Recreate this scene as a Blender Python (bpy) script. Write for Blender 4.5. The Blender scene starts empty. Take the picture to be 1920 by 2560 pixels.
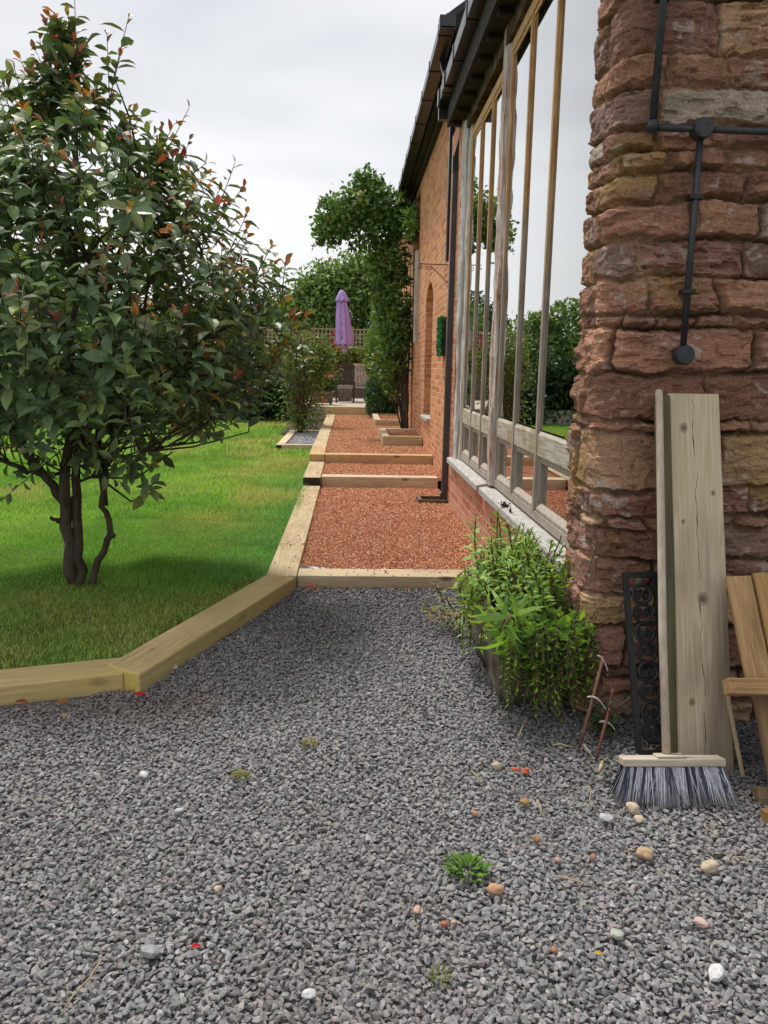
import bpy, bmesh, math, random
import numpy as np
from mathutils import Vector, Matrix
R=math.radians
sc=bpy.context.scene
# ------------------------------------------------------------------ camera
CAM_H=1.43
pitch,yaw,roll=R(10.13),R(2.43),R(1.1)
cf=Vector((math.sin(yaw)*math.cos(pitch),math.cos(yaw)*math.cos(pitch),-math.sin(pitch)))
cr0=Vector((math.cos(yaw),-math.sin(yaw),0)); cu0=cr0.cross(cf)
cr=cr0*math.cos(roll)+cu0*math.sin(roll); cu=cu0*math.cos(roll)-cr0*math.sin(roll)
cam=bpy.data.cameras.new('camera'); camo=bpy.data.objects.new('camera',cam); sc.collection.objects.link(camo)
M=Matrix((cr,cu,-cf)).transposed().to_4x4(); M.translation=Vector((0,0,CAM_H)); camo.matrix_world=M
cam.sensor_fit='AUTO'; cam.sensor_width=36; cam.lens=36*2000/2560; cam.clip_end=2000; cam.clip_start=.05
sc.camera=camo
# ------------------------------------------------------------------ sky and sun
SUN_EL,SUN_AZ=R(60),R(-26)      # azimuth from +Y towards +X
w=bpy.data.worlds.new('World'); sc.world=w; w.use_nodes=True
nt=w.node_tree; nt.nodes.clear()
def wn(t,**k):
    n=nt.nodes.new(t)
    for a,b in k.items(): setattr(n,a,b)
    return n
out=wn('ShaderNodeOutputWorld'); bg=wn('ShaderNodeBackground'); nt.links.new(bg.outputs[0],out.inputs[0])
bg.inputs[1].default_value=.1
sky=wn('ShaderNodeTexSky',sky_type='NISHITA',sun_disc=False,sun_elevation=SUN_EL,sun_rotation=SUN_AZ,air_density=1,dust_density=3)
tc=wn('ShaderNodeTexCoord'); sep=wn('ShaderNodeSeparateXYZ'); nt.links.new(tc.outputs['Generated'],sep.inputs[0])
def wm(op,a,b=None,c=None):
    n=wn('ShaderNodeMath',operation=op)
    for i,v in enumerate((a,b,c)):
        if v is None: continue
        if isinstance(v,(int,float)): n.inputs[i].default_value=v
        else: nt.links.new(v,n.inputs[i])
    return n.outputs[0]
zc=wm('ADD',wm('MAXIMUM',sep.outputs[2],0),.32)
comb=wn('ShaderNodeCombineXYZ')
nt.links.new(wm('MULTIPLY',wm('DIVIDE',sep.outputs[0],zc),.55),comb.inputs[0])
nt.links.new(wm('DIVIDE',sep.outputs[1],zc),comb.inputs[1])
ns=wn('ShaderNodeTexNoise'); ns.inputs['Scale'].default_value=.95; ns.inputs['Detail'].default_value=4; ns.inputs['Roughness'].default_value=.5; ns.inputs['Distortion'].default_value=.3
nt.links.new(comb.outputs[0],ns.inputs['Vector'])
mp=wn('ShaderNodeMapping'); mp.inputs['Location'].default_value=(1.7,.4,0); nt.links.new(comb.outputs[0],mp.inputs[0]); nt.links.new(mp.outputs[0],ns.inputs['Vector'])
rp=wn('ShaderNodeValToRGB'); rp.color_ramp.elements[0].position=.38; rp.color_ramp.elements[0].color=(.56,.58,.61,1); rp.color_ramp.elements[1].position=.60; rp.color_ramp.elements[1].color=(1,1,1,1)
nt.links.new(wm('ADD',ns.outputs[0],wm('ADD',wm('MULTIPLY',sep.outputs[0],-.13),wm('MULTIPLY_ADD',sep.outputs[2],-.16,.06))),rp.inputs[0])
gain=wn('ShaderNodeMix',data_type='RGBA',blend_type='MULTIPLY'); gain.inputs[0].default_value=1
nt.links.new(rp.outputs[0],gain.inputs[6]); gain.inputs[7].default_value=(7.2,7.25,7.35,1)
mixw=wn('ShaderNodeMix',data_type='RGBA'); mixw.inputs[0].default_value=.9
nt.links.new(sky.outputs[0],mixw.inputs[6]); nt.links.new(gain.outputs[2],mixw.inputs[7]); nt.links.new(mixw.outputs[2],bg.inputs[0])
sl=bpy.data.lights.new('sun','SUN'); sl.energy=2.7; sl.angle=R(10); sl.color=(1,.96,.9)
so=bpy.data.objects.new('sun',sl); sc.collection.objects.link(so)
sd=Vector((math.sin(SUN_AZ)*math.cos(SUN_EL),math.cos(SUN_AZ)*math.cos(SUN_EL),math.sin(SUN_EL)))
so.rotation_euler=(-sd).to_track_quat('-Z','Y').to_euler(); so.location=(0,0,20)
vs=sc.view_settings; vs.view_transform='Standard'; vs.look='None'; vs.exposure=0.5; vs.gamma=1; vs.use_curve_mapping=False
cy=sc.cycles; cy.max_bounces=8; cy.transparent_max_bounces=12; cy.diffuse_bounces=3; cy.glossy_bounces=3; cy.transmission_bounces=4
cy.caustics_reflective=False; cy.caustics_refractive=False
# ------------------------------------------------------------------ helpers
rs=np.random.RandomState(7); random.seed(7)
def link(o): sc.collection.objects.link(o); return o
def tag(o,label=None,cat=None,group=None,kind=None):
    if label: o['label']=label
    if cat: o['category']=cat
    if group: o['group']=group
    if kind: o['kind']=kind
    return o
def thing(name,label,cat,loc=(0,0,0),group=None):
    o=link(bpy.data.objects.new(name,None)); o.location=loc; o.empty_display_size=.1
    return tag(o,label,cat,group)
def rootloc(p):
    v=Vector((0,0,0))
    while p is not None: v+=p.location; p=p.parent
    return v
def fast(name,V,F,mat,parent=None,col=None,smooth=False,world=True,matidx=None):
    """mesh from arrays; V world coords (n,3); F (m,k)"""
    V=np.asarray(V,dtype=np.float32); F=np.asarray(F,dtype=np.int32)
    if parent is not None and world: V=V-np.array(rootloc(parent),dtype=np.float32)
    me=bpy.data.meshes.new(name); m,k=F.shape
    me.vertices.add(len(V)); me.vertices.foreach_set('co',V.ravel())
    me.loops.add(m*k); me.loops.foreach_set('vertex_index',F.ravel())
    me.polygons.add(m); me.polygons.foreach_set('loop_start',np.arange(0,m*k,k,dtype=np.int32))
    try: me.polygons.foreach_set('loop_total',np.full(m,k,dtype=np.int32))
    except Exception: pass
    me.polygons.foreach_set('use_smooth',np.full(m,bool(smooth)))
    for mm in (mat if isinstance(mat,(list,tuple)) else [mat]): me.materials.append(mm)
    if matidx is not None: me.polygons.foreach_set('material_index',np.asarray(matidx,dtype=np.int32))
    me.update(calc_edges=True); me.validate()
    if col is not None:
        c=np.ones((len(V),4),dtype=np.float32); c[:,:3]=col
        a=me.attributes.new('col','FLOAT_COLOR','POINT'); a.data.foreach_set('color',c.ravel())
    o=link(bpy.data.objects.new(name,me))
    if parent is not None: o.parent=parent
    return o
class MB:
    def __init__(s): s.v=[]; s.f=[]; s.mi=[]
    def add(s,vs,fs,mi=0):
        b=len(s.v); s.v+= [tuple(v) for v in vs]
        for f in fs: s.f.append(tuple(b+i for i in f)); s.mi.append(mi)
        return s
    def box(s,x0,x1,y0,y1,z0,z1,mi=0):
        vs=[(x,y,z) for z in (z0,z1) for y in (y0,y1) for x in (x0,x1)]
        return s.add(vs,[(0,2,3,1),(4,5,7,6),(0,1,5,4),(2,6,7,3),(0,4,6,2),(1,3,7,5)],mi)
    def obox(s,c,size,M,mi=0):
        hx,hy,hz=[a/2 for a in size]; c=Vector(c)
        vs=[c+M@Vector((x,y,z)) for z in (-hz,hz) for y in (-hy,hy) for x in (-hx,hx)]
        return s.add(vs,[(0,2,3,1),(4,5,7,6),(0,1,5,4),(2,6,7,3),(0,4,6,2),(1,3,7,5)],mi)
    def beam(s,p,q,wd,ht,mi=0,up=(0,0,1)):
        p=Vector(p);q=Vector(q);d=(q-p);L=d.length;d.normalize(); u=Vector(up)
        if abs(d.dot(u))>.97: u=Vector((0,1,0))
        sx=d.cross(u).normalized(); uu=sx.cross(d)
        M=Matrix((d,sx,uu)).transposed(); return s.obox((p+q)/2,(L,wd,ht),M,mi)
    def prism(s,poly,z0,z1,mi=0):
        n=len(poly); vs=[(x,y,z0) for x,y in poly]+[(x,y,z1) for x,y in poly]
        fs=[tuple(range(n-1,-1,-1)),tuple(range(n,2*n))]+[(i,(i+1)%n,n+(i+1)%n,n+i) for i in range(n)]
        return s.add(vs,fs,mi)
    def tube(s,pts,rad,n=8,mi=0,cap=True):
        pts=[Vector(p) for p in pts]; rad=rad if isinstance(rad,(list,tuple)) else [rad]*len(pts)
        vs=[];prev=None
        for i,p in enumerate(pts):
            t=(pts[min(i+1,len(pts)-1)]-pts[max(i-1,0)])
            if t.length<1e-9: t=Vector((0,0,1))
            t.normalize()
            if prev is None:
                a=Vector((0,0,1)) if abs(t.z)<.9 else Vector((1,0,0)); x=t.cross(a).normalized()
            else: x=(prev-t*prev.dot(t)).normalized()
            prev=x; y=t.cross(x)
            for k in range(n):
                a=2*math.pi*k/n; vs.append(p+(x*math.cos(a)+y*math.sin(a))*rad[i])
        fs=[]
        for i in range(len(pts)-1):
            for k in range(n): fs.append((i*n+k,i*n+(k+1)%n,(i+1)*n+(k+1)%n,(i+1)*n+k))
        if cap: fs.append(tuple(range(n-1,-1,-1))); fs.append(tuple((len(pts)-1)*n+k for k in range(n)))
        return s.add(vs,fs,mi)
    def lathe(s,prof,c=(0,0,0),n=16,mi=0,wob=None):
        vs=[];c=Vector(c)
        for j,(r,z) in enumerate(prof):
            for k in range(n):
                a=2*math.pi*k/n; rr=r*(wob(a,j) if wob else 1); vs.append(c+Vector((rr*math.cos(a),rr*math.sin(a),z)))
        fs=[(i*n+k,i*n+(k+1)%n,(i+1)*n+(k+1)%n,(i+1)*n+k) for i in range(len(prof)-1) for k in range(n)]
        fs.append(tuple(range(n-1,-1,-1))); fs.append(tuple((len(prof)-1)*n+k for k in range(n)))
        return s.add(vs,fs,mi)
    def build(s,name,mat,parent=None,smooth=False,bevel=0,world=True):
        off=rootloc(parent) if (parent is not None and world) else Vector((0,0,0))
        me=bpy.data.meshes.new(name); me.from_pydata([tuple(Vector(v)-off) for v in s.v],[],s.f)
        for mm in (mat if isinstance(mat,(list,tuple)) else [mat]): me.materials.append(mm)
        me.polygons.foreach_set('material_index',s.mi)
        if smooth: me.polygons.foreach_set('use_smooth',[True]*len(me.polygons))
        me.update(); o=link(bpy.data.objects.new(name,me))
        if parent is not None: o.parent=parent
        if bevel:
            b=o.modifiers.new('bevel','BEVEL'); b.width=bevel; b.segments=2; b.limit_method='ANGLE'
        return o
def hsh(i,j,k,s):
    n=(i*374761393+j*668265263+k*2147483647+s*1274126177)&0xffffffff
    n=((n^(n>>13))*1274126177)&0xffffffff
    n=(n^(n>>16))&0xffffff
    return n/float(0xffffff)
def vn(x,y,z,seed=0):
    x=np.asarray(x,float);y=np.asarray(y,float)+0*x;z=np.asarray(z,float)+0*x
    xi=np.floor(x).astype(np.int64);yi=np.floor(y).astype(np.int64);zi=np.floor(z).astype(np.int64)
    fx=x-xi;fy=y-yi;fz=z-zi
    fx=fx*fx*(3-2*fx);fy=fy*fy*(3-2*fy);fz=fz*fz*(3-2*fz); r=0
    for a in (0,1):
        for b in (0,1):
            for c in (0,1):
                r=r+hsh(xi+a,yi+b,zi+c,seed)*(fx if a else 1-fx)*(fy if b else 1-fy)*(fz if c else 1-fz)
    return r*2-1
def fbm(x,y,z,seed=0,o=4):
    r=0;a=1;t=0
    for i in range(o): r=r+a*vn(x*2**i,y*2**i,z*2**i,seed+i); t+=a; a*=.5
    return r/t
def sst(a,b,x):
    t=np.clip((x-a)/(b-a),0,1); return t*t*(3-2*t)
# ------------------------------------------------------------------ materials
class NM:
    def __init__(s,name):
        s.m=bpy.data.materials.new(name); s.m.use_nodes=True; s.t=s.m.node_tree; s.t.nodes.clear()
        s.out=s.n('ShaderNodeOutputMaterial'); s.b=s.n('ShaderNodeBsdfPrincipled'); s.l(s.b.outputs[0],s.out.inputs[0])
    def n(s,t,**k):
        n=s.t.nodes.new(t)
        for a,b in k.items(): setattr(n,a,b)
        return n
    def l(s,a,b): s.t.links.new(a,b)
    def set(s,i,v):
        if hasattr(v,'is_linked') or isinstance(v,bpy.types.NodeSocket): s.l(v,i)
        elif isinstance(v,(tuple,list)) and len(v)==3 and i.type=='RGBA': i.default_value=(*v,1)
        else: i.default_value=v
    def coord(s,kind='Object',scale=(1,1,1)):
        mp=s.n('ShaderNodeMapping'); mp.inputs['Scale'].default_value=scale
        if kind=='World': s.l(s.n('ShaderNodeNewGeometry').outputs['Position'],mp.inputs[0])
        else: s.l(s.n('ShaderNodeTexCoord').outputs[kind],mp.inputs[0])
        return mp.outputs[0]
    def noise(s,v,scale,detail=4,rough=.55,dist=0):
        n=s.n('ShaderNodeTexNoise'); s.l(v,n.inputs['Vector']); n.inputs['Scale'].default_value=scale; n.inputs['Detail'].default_value=detail; n.inputs['Roughness'].default_value=rough; n.inputs['Distortion'].default_value=dist
        return n.outputs[0]
    def ramp(s,f,st):
        r=s.n('ShaderNodeValToRGB'); e=r.color_ramp.elements
        while len(e)<len(st): e.new(.5)
        for x,(p,c) in zip(e,st): x.position=p; x.color=(*c,1) if len(c)==3 else c
        s.l(f,r.inputs[0]); return r.outputs[0]
    def mix(s,f,a,b,mode='MIX'):
        m=s.n('ShaderNodeMix',data_type='RGBA',blend_type=mode); s.set(m.inputs[0],f); s.set(m.inputs[6],a); s.set(m.inputs[7],b); return m.outputs[2]
    def math(s,op,a,b=0.,c=None):
        m=s.n('ShaderNodeMath',operation=op); s.set(m.inputs[0],a); s.set(m.inputs[1],b)
        if c is not None: s.set(m.inputs[2],c)
        return m.outputs[0]
    def attr(s,name='col'): return s.n('ShaderNodeAttribute',attribute_name=name).outputs[0]
    def bump(s,h,st=.3,d=.01):
        b=s.n('ShaderNodeBump'); s.set(b.inputs['Height'],h); b.inputs['Strength'].default_value=st; b.inputs['Distance'].default_value=d; s.l(b.outputs[0],s.b.inputs['Normal']); return b
    def fin(s,col,rough=.8,spec=.4,metal=0):
        s.set(s.b.inputs['Base Color'],col); s.set(s.b.inputs['Roughness'],rough); s.b.inputs['Specular IOR Level'].default_value=spec; s.b.inputs['Metallic'].default_value=metal; return s.m
def simple(name,c1,c2,scale=20,rough=.8,bump=.2,dist=.004,spec=.4,kind='Object',st=(1,1,1),metal=0):
    m=NM(name); v=m.coord(kind,st); f=m.noise(v,scale,5); c=m.ramp(f,[(.32,c1),(.68,c2)])
    if bump: m.bump(m.noise(v,scale*3,3),bump,dist)
    return m.fin(c,rough,spec,metal)
def leafmat(name,rough=.45,trans=.25,spec=.5,var=.25):
    m=NM(name); a=m.attr(); v=m.coord('World'); f=m.noise(v,60,2)
    c=m.mix(var,a,m.ramp(f,[(.3,(.45,.45,.45)),(.7,(1,1,1))]),'MULTIPLY')
    m.fin(c,rough,spec)
    tr=m.n('ShaderNodeBsdfTranslucent'); m.l(m.mix(1,c,(1.0,1.05,.5),'MULTIPLY'),tr.inputs[0]); mx=m.n('ShaderNodeMixShader'); mx.inputs[0].default_value=trans
    m.l(m.b.outputs[0],mx.inputs[1]); m.l(tr.outputs[0],mx.inputs[2]); m.l(mx.outputs[0],m.out.inputs[0]); return m.m
def attrmat(name,rough=.85,spec=.3,nscale=80,amt=.35,bump=.25,dist=.002):
    m=NM(name); a=m.attr(); v=m.coord('World'); f=m.noise(v,nscale,4)
    c=m.mix(amt,a,m.ramp(f,[(.3,(.35,.35,.35)),(.7,(1.25,1.25,1.25))]),'MULTIPLY')
    if bump: m.bump(f,bump,dist)
    return m.fin(c,rough,spec)
def timber(name,a,b,stain,rough=.75,knots=True,gs=1.,green=None):
    m=NM(name); v=m.coord('Object',(1.2*gs,14*gs,14*gs)); g=m.noise(v,2.2,6,.62,1.2)
    fine=m.noise(m.coord('Object',(3,120,120)),1.0,3,.6)
    c=m.ramp(g,[(.3,a),(.7,b)])
    c=m.mix(.6,c,m.ramp(fine,[(.3,(.42,.42,.42)),(.7,(1.2,1.2,1.2))]),'MULTIPLY')
    lo=m.noise(m.coord('Object',(1,2.2,2.2)),1.9,4,.6)
    c=m.mix(m.ramp(lo,[(.48,(0,0,0)),(.75,(.75,.75,.75))]),c,stain)
    if knots:
        vo=m.n('ShaderNodeTexVoronoi'); m.l(m.coord('Object',(2.3,5,5)),vo.inputs['Vector']); vo.inputs['Scale'].default_value=1.0
        c=m.mix(m.ramp(vo.outputs['Distance'],[(.05,(.85,.85,.85)),(.14,(0,0,0))]),c,tuple(x*.35 for x in stain))
    if green:
        c=m.mix(m.ramp(m.noise(m.coord('Object',(1,1.6,1.6)),1.3,3),[(.45,(0,0,0)),(.7,(.7,.7,.7))]),c,green)
    oi=m.n('ShaderNodeObjectInfo'); hv=m.n('ShaderNodeHueSaturation'); m.l(c,hv.inputs['Color']); m.set(hv.inputs['Value'],m.math('MULTIPLY_ADD',oi.outputs['Random'],.3,.86)); m.set(hv.inputs['Saturation'],m.math('MULTIPLY_ADD',oi.outputs['Random'],-.25,1.1))
    m.bump(m.math('ADD',fine,m.math('MULTIPLY',g,.6)),.35,.003)
    return m.fin(hv.outputs[0],rough,.3)
MT={}
MT['yellow_timber']=timber('yellow_timber',(.60,.44,.20),(.80,.63,.33),(.44,.31,.14),green=(.62,.50,.21))
MT['pale_timber']=timber('pale_timber',(.48,.37,.21),(.68,.55,.35),(.36,.27,.15))
MT['orange_timber']=timber('orange_timber',(.50,.33,.15),(.70,.50,.26),(.38,.24,.12))
MT['tar']=simple('tar_stain',(.006,.005,.004),(.03,.022,.015),12,.6,.3)
MT['endgrain']=simple('end_grain',(.50,.38,.08),(.62,.50,.16),40,.8,.3)
MT['old_plank']=timber('old_plank',(.44,.33,.20),(.70,.57,.40),(.30,.22,.13),green=(.50,.41,.25))
MT['moss_plank']=timber('moss_plank',(.09,.075,.035),(.14,.12,.05),(.06,.05,.03),knots=False)
MT['dark_plank']=timber('dark_plank',(.13,.09,.05),(.22,.16,.09),(.08,.055,.03),knots=False)
MT['rotten']=timber('rotten_board',(.27,.125,.035),(.58,.36,.13),(.09,.04,.015),gs=.8)
MT['rotten_dark']=timber('rotten_dark',(.17,.10,.045),(.27,.165,.075),(.07,.045,.025))
MT['handle']=timber('broom_handle',(.40,.33,.24),(.50,.43,.33),(.34,.28,.2),knots=False)
MT['gravel']=attrmat('grey_stone',.82,.35,90,.45,.35,.003)
MT['redgravel']=attrmat('red_stone',.85,.3,120,.4,.3,.002)
MT['yard']=simple('yard_dirt',(.08,.077,.075),(.16,.152,.148),60,.95,.4,kind='World')
MT['redbase']=simple('red_chip_base',(.13,.045,.022),(.27,.10,.05),70,.95,.5,.006,kind='World')
MT['soil']=simple('soil',(.02,.014,.009),(.06,.042,.026),25,.95,.6,.02,kind='World')
m=NM('lawn_soil'); v=m.coord('World'); c=m.ramp(m.noise(v,3,6),[(.3,(.06,.10,.018)),(.7,(.11,.17,.03))]); m.bump(m.noise(v,60,3),.5,.02); MT['lawn']=m.fin(c,.95,.1)
MT['far_ground']=simple('field',(.05,.085,.02),(.09,.13,.035),.4,.95,0,kind='World')
MT['grass']=leafmat('grass_blades',.55,.35,.3,.15)
MT['photinia']=leafmat('photinia_leaf',.42,.2,.6,.25)
MT['leaf']=leafmat('soft_leaf',.45,.38,.45,.3)
MT['farleaf']=leafmat('far_leaf',.6,.25,.3,.3)
MT['bark']=simple('bark',(.035,.026,.018),(.10,.078,.055),26,.9,.7,.012,st=(1,1,.35))
MT['twig']=simple('twig',(.06,.03,.018),(.15,.085,.05),30,.8,.3)
MT['patio']=simple('patio_stone',(.36,.31,.25),(.48,.42,.35),5,.85,.2,kind='World')
def cracked_plank():
    m=MT['old_plank'].copy(); m.name='cracked_plank'; t=m.node_tree; P=[n for n in t.nodes if n.type=='BSDF_PRINCIPLED'][0]; q=NM.__new__(NM); q.m=m; q.t=t; q.b=P
    old=P.inputs['Base Color'].links[0].from_socket; sp=q.n('ShaderNodeSeparateXYZ'); tcn=q.n('ShaderNodeTexCoord'); q.l(tcn.outputs['Object'],sp.inputs[0]); X,Y=sp.outputs[0],sp.outputs[1]
    w1=q.math('MULTIPLY_ADD',q.noise(q.coord('Object',(1,0,0)),5,4),.06,-.035); dd=q.math('ABSOLUTE',q.math('SUBTRACT',Y,w1)); wd=q.math('MULTIPLY_ADD',q.noise(q.coord('Object',(1,0,0)),9,2),.0075,-.0028)
    c=q.mix(q.math('LESS_THAN',dd,wd),old,(.05,.035,.02))
    for (kx,ky,r_) in ((1.31,-.045,.017),(.66,.005,.022),(1.06,.06,.010),(.28,-.05,.014),(.95,-.06,.009)):
        e=q.math('SQRT',q.math('ADD',q.math('POWER',q.math('MULTIPLY',q.math('SUBTRACT',X,kx),.8),2.),q.math('POWER',q.math('SUBTRACT',Y,ky),2.)))
        e=q.math('ADD',e,q.math('MULTIPLY_ADD',q.noise(q.coord('Object',(8,8,8)),4,2),.006,-.003))
        c=q.mix(q.ramp(q.math('DIVIDE',e,r_),[(.0,(.95,.95,.95)),(.5,(.75,.75,.75)),(.62,(.2,.2,.2)),(.8,(.7,.7,.7)),(1.,(0,0,0))]),c,(.13,.085,.045))
    wet=q.ramp(q.math('ADD',q.math('MULTIPLY',Y,4.2),q.math('MULTIPLY_ADD',X,-.75,.62)),[(.35,(0,0,0)),(.62,(.7,.7,.7))]); c=q.mix(wet,c,(.15,.115,.075))
    q.l(c,P.inputs['Base Color']); return m
MT['cracked_plank']=cracked_plank()
# brick
def brick(name,cA,cB,mort,dirt,lichen=0):
    m=NM(name); g=m.n('ShaderNodeNewGeometry'); sp=m.n('ShaderNodeSeparateXYZ'); m.l(g.outputs['Position'],sp.inputs[0])
    sn=m.n('ShaderNodeSeparateXYZ'); m.l(g.outputs['True Normal'],sn.inputs[0])
    usey=m.math('GREATER_THAN',m.math('ABSOLUTE',sn.outputs[0]),.5)
    u=m.math('ADD',m.math('MULTIPLY',sp.outputs[1],usey),m.math('MULTIPLY',sp.outputs[0],m.math('SUBTRACT',1.,usey)))
    wob=m.noise(g.outputs['Position'],3.2,3); wob2=m.noise(g.outputs['Position'],14,3)
    vv=m.math('ADD',sp.outputs[2],m.math('ADD',m.math('MULTIPLY_ADD',wob,.05,-.025),m.math('MULTIPLY_ADD',wob2,.016,-.008)))
    uu=m.math('ADD',u,m.math('MULTIPLY_ADD',wob2,.026,-.013))
    cb=m.n('ShaderNodeCombineXYZ'); m.l(uu,cb.inputs[0]); m.l(vv,cb.inputs[1])
    bt=m.n('ShaderNodeTexBrick'); m.l(cb.outputs[0],bt.inputs['Vector']); bt.offset=.5; bt.squash=1
    for k,x in dict(Scale=1.,**{'Mortar Size':.0075,'Mortar Smooth':.35,'Bias':0.,'Brick Width':.226,'Row Height':.0765}).items(): bt.inputs[k].default_value=x
    bt.inputs['Color1'].default_value=(0,0,0,1); bt.inputs['Color2'].default_value=(1,1,1,1); bt.inputs['Mortar'].default_value=(.5,.5,.5,1)
    pb=m.math('ADD',m.math('MULTIPLY',bt.outputs[0],.8),m.math('MULTIPLY_ADD',m.noise(g.outputs['Position'],26,4),.5,-.15))
    c=m.ramp(pb,[(.1,cA),(.45,tuple((a+b)/2 for a,b in zip(cA,cB))),(.9,cB)])
    c=m.mix(.35,c,m.ramp(m.noise(g.outputs['Position'],55,4),[(.3,(.55,.55,.55)),(.7,(1.25,1.25,1.25))]),'MULTIPLY')
    mfac=bt.outputs['Fac']
    mo=m.mix(m.noise(g.outputs['Position'],40,3),tuple(x*.75 for x in mort),mort)
    c=m.mix(mfac,c,mo)
    c=m.mix(m.ramp(m.noise(g.outputs['Position'],1.1,4),[(.5,(0,0,0)),(.75,(.65,.65,.65))]),c,dirt)
    if lichen:
        bl=m.n('ShaderNodeTexVoronoi'); m.l(g.outputs['Position'],bl.inputs['Vector']); bl.inputs['Scale'].default_value=9
        low=m.math('MULTIPLY',m.math('LESS_THAN',sp.outputs[2],.48),m.math('LESS_THAN',sp.outputs[1],6.2))
        c=m.mix(m.math('MULTIPLY',m.ramp(m.math('ADD',bl.outputs['Distance'],m.math('MULTIPLY',m.noise(g.outputs['Position'],30,3),.25)),[(.28,(1,1,1)),(.34,(0,0,0))]),low),c,(.02,.018,.015))
    h=m.math('SUBTRACT',m.math('MULTIPLY',m.noise(g.outputs['Position'],50,4),.45),m.math('MULTIPLY',mfac,1.0))
    m.bump(h,.75,.012)
    return m.fin(c,.88,.2)
MT['brick']=brick('orange_brick',(.44,.145,.065),(.76,.33,.155),(.76,.55,.38),(.64,.38,.21))
MT['brick_low']=brick('worn_pink_brick',(.44,.12,.06),(.64,.31,.19),(.66,.50,.37),(.54,.36,.24),1)
m=NM('red_sandstone'); v=m.coord('World'); f=m.noise(v,130,4); st_=m.noise(m.coord('World',(16,16,60)),1.6,6,.72,.3)
c=m.mix(.65,m.attr(),m.ramp(f,[(.3,(.4,.4,.4)),(.7,(1.25,1.25,1.25))]),'MULTIPLY'); c=m.mix(.38,c,m.ramp(st_,[(.3,(.5,.46,.46)),(.5,(1,1,1)),(.75,(1.25,1.2,1.15))]),'MULTIPLY')
m.bump(m.math('ADD',m.math('MULTIPLY',f,.4),st_),.9,.012); MT['stone']=m.fin(c,.92,.2)
# weathered window wood: orange varnish left near the top, grey lower down
m=NM('weathered_frame'); g=m.n('ShaderNodeNewGeometry'); sp=m.n('ShaderNodeSeparateXYZ'); m.l(g.outputs['Position'],sp.inputs[0])
gr=m.noise(m.coord('World',(9,9,1.2)),5,5,.6,.5); fi=m.noise(m.coord('World',(60,60,3)),1.5,3)
grey=m.ramp(gr,[(.3,(.30,.24,.19)),(.7,(.55,.48,.41))]); var=m.ramp(gr,[(.3,(.42,.215,.085)),(.7,(.72,.47,.23))])
hz=m.math('ADD',m.math('MULTIPLY_ADD',sp.outputs[2],.42,-.62),m.math('MULTIPLY_ADD',m.noise(m.coord('World',(2,2,.7)),1.8,3),1.6,-.8))
fac=m.ramp(hz,[(.0,(0,0,0)),(.6,(1,1,1))])
c=m.mix(fac,grey,var); c=m.mix(.4,c,m.ramp(fi,[(.3,(.55,.55,.55)),(.7,(1.2,1.2,1.2))]),'MULTIPLY')
m.bump(m.math('ADD',fi,gr),.4,.004); MT['frame']=m.fin(c,.8,.25)
m=NM('peeling_rail'); v=m.coord('World'); f=m.noise(m.coord('World',(20,3.5,45)),1.3,6,.7); f2=m.noise(v,5,3)
c=m.ramp(f,[(.33,(.22,.16,.11)),(.47,(.50,.44,.36)),(.75,(.66,.61,.53))]); c=m.mix(m.ramp(f2,[(.5,(0,0,0)),(.72,(.85,.85,.85))]),c,(.34,.22,.08)); m.bump(f,.5,.004); MT['rail']=m.fin(c,.75,.3)
MT['grey_wood']=simple('silvered_wood',(.38,.35,.33),(.66,.62,.59),7,.85,.7,.01,kind='World',st=(4,4,.5))
MT['post']=None
m=NM('rough_post'); v=m.coord('World',(5,5,.8)); f=m.noise(v,4,6,.65,.8); c=m.ramp(f,[(.3,(.14,.08,.055)),(.42,(.46,.25,.18)),(.55,(.60,.54,.50)),(.8,(.72,.68,.65))]); m.bump(f,1.,.03); MT['post']=m.fin(c,.85,.2)
MT['sill']=simple('grey_sill',(.34,.32,.30),(.52,.49,.465),9,.85,.35,.003,kind='World',st=(4,1,4))
MT['dark_wood']=simple('sooty_timber',(.012,.010,.008),(.045,.035,.026),6,.85,.6,.01,kind='World')
m=NM('mossy_plate'); v=m.coord('World',(1,1,2)); f=m.noise(v,7,6,.7); c=m.ramp(f,[(.35,(.03,.02,.012)),(.55,(.11,.075,.04)),(.72,(.22,.18,.12))]); m.bump(f,.8,.02); MT['plate']=m.fin(c,.9,.1)
MT['gutter']=simple('black_gutter',(.010,.010,.011),(.022,.022,.024),8,.3,0,spec=.6)
MT['pipe']=simple('grey_downpipe',(.045,.042,.045),(.075,.07,.073),5,.38,0,spec=.5,kind='World')
MT['conduit']=simple('conduit',(.018,.019,.024),(.035,.037,.045),20,.45,.15,spec=.5)
MT['iron']=simple('black_iron',(.006,.006,.007),(.02,.018,.017),40,.55,.4,spec=.5)
MT['rust']=simple('rust',(.09,.032,.02),(.17,.075,.05),60,.85,.4)
MT['blade']=simple('worn_blade',(.35,.34,.31),(.55,.53,.49),30,.5,.2)
MT['slate']=simple('roof_slate',(.035,.035,.04),(.085,.08,.082),8,.7,.3,kind='World')
m=NM('roof_tiles'); g=m.n('ShaderNodeNewGeometry'); sp=m.n('ShaderNodeSeparateXYZ'); m.l(g.outputs['Position'],sp.inputs[0]); cb=m.n('ShaderNodeCombineXYZ'); m.l(sp.outputs[1],cb.inputs[0]); m.l(sp.outputs[0],cb.inputs[1])
bt=m.n('ShaderNodeTexBrick'); m.l(cb.outputs[0],bt.inputs['Vector']); bt.inputs['Scale'].default_value=1; bt.inputs['Brick Width'].default_value=.3; bt.inputs['Row Height'].default_value=.22; bt.inputs['Mortar Size'].default_value=.006
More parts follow.
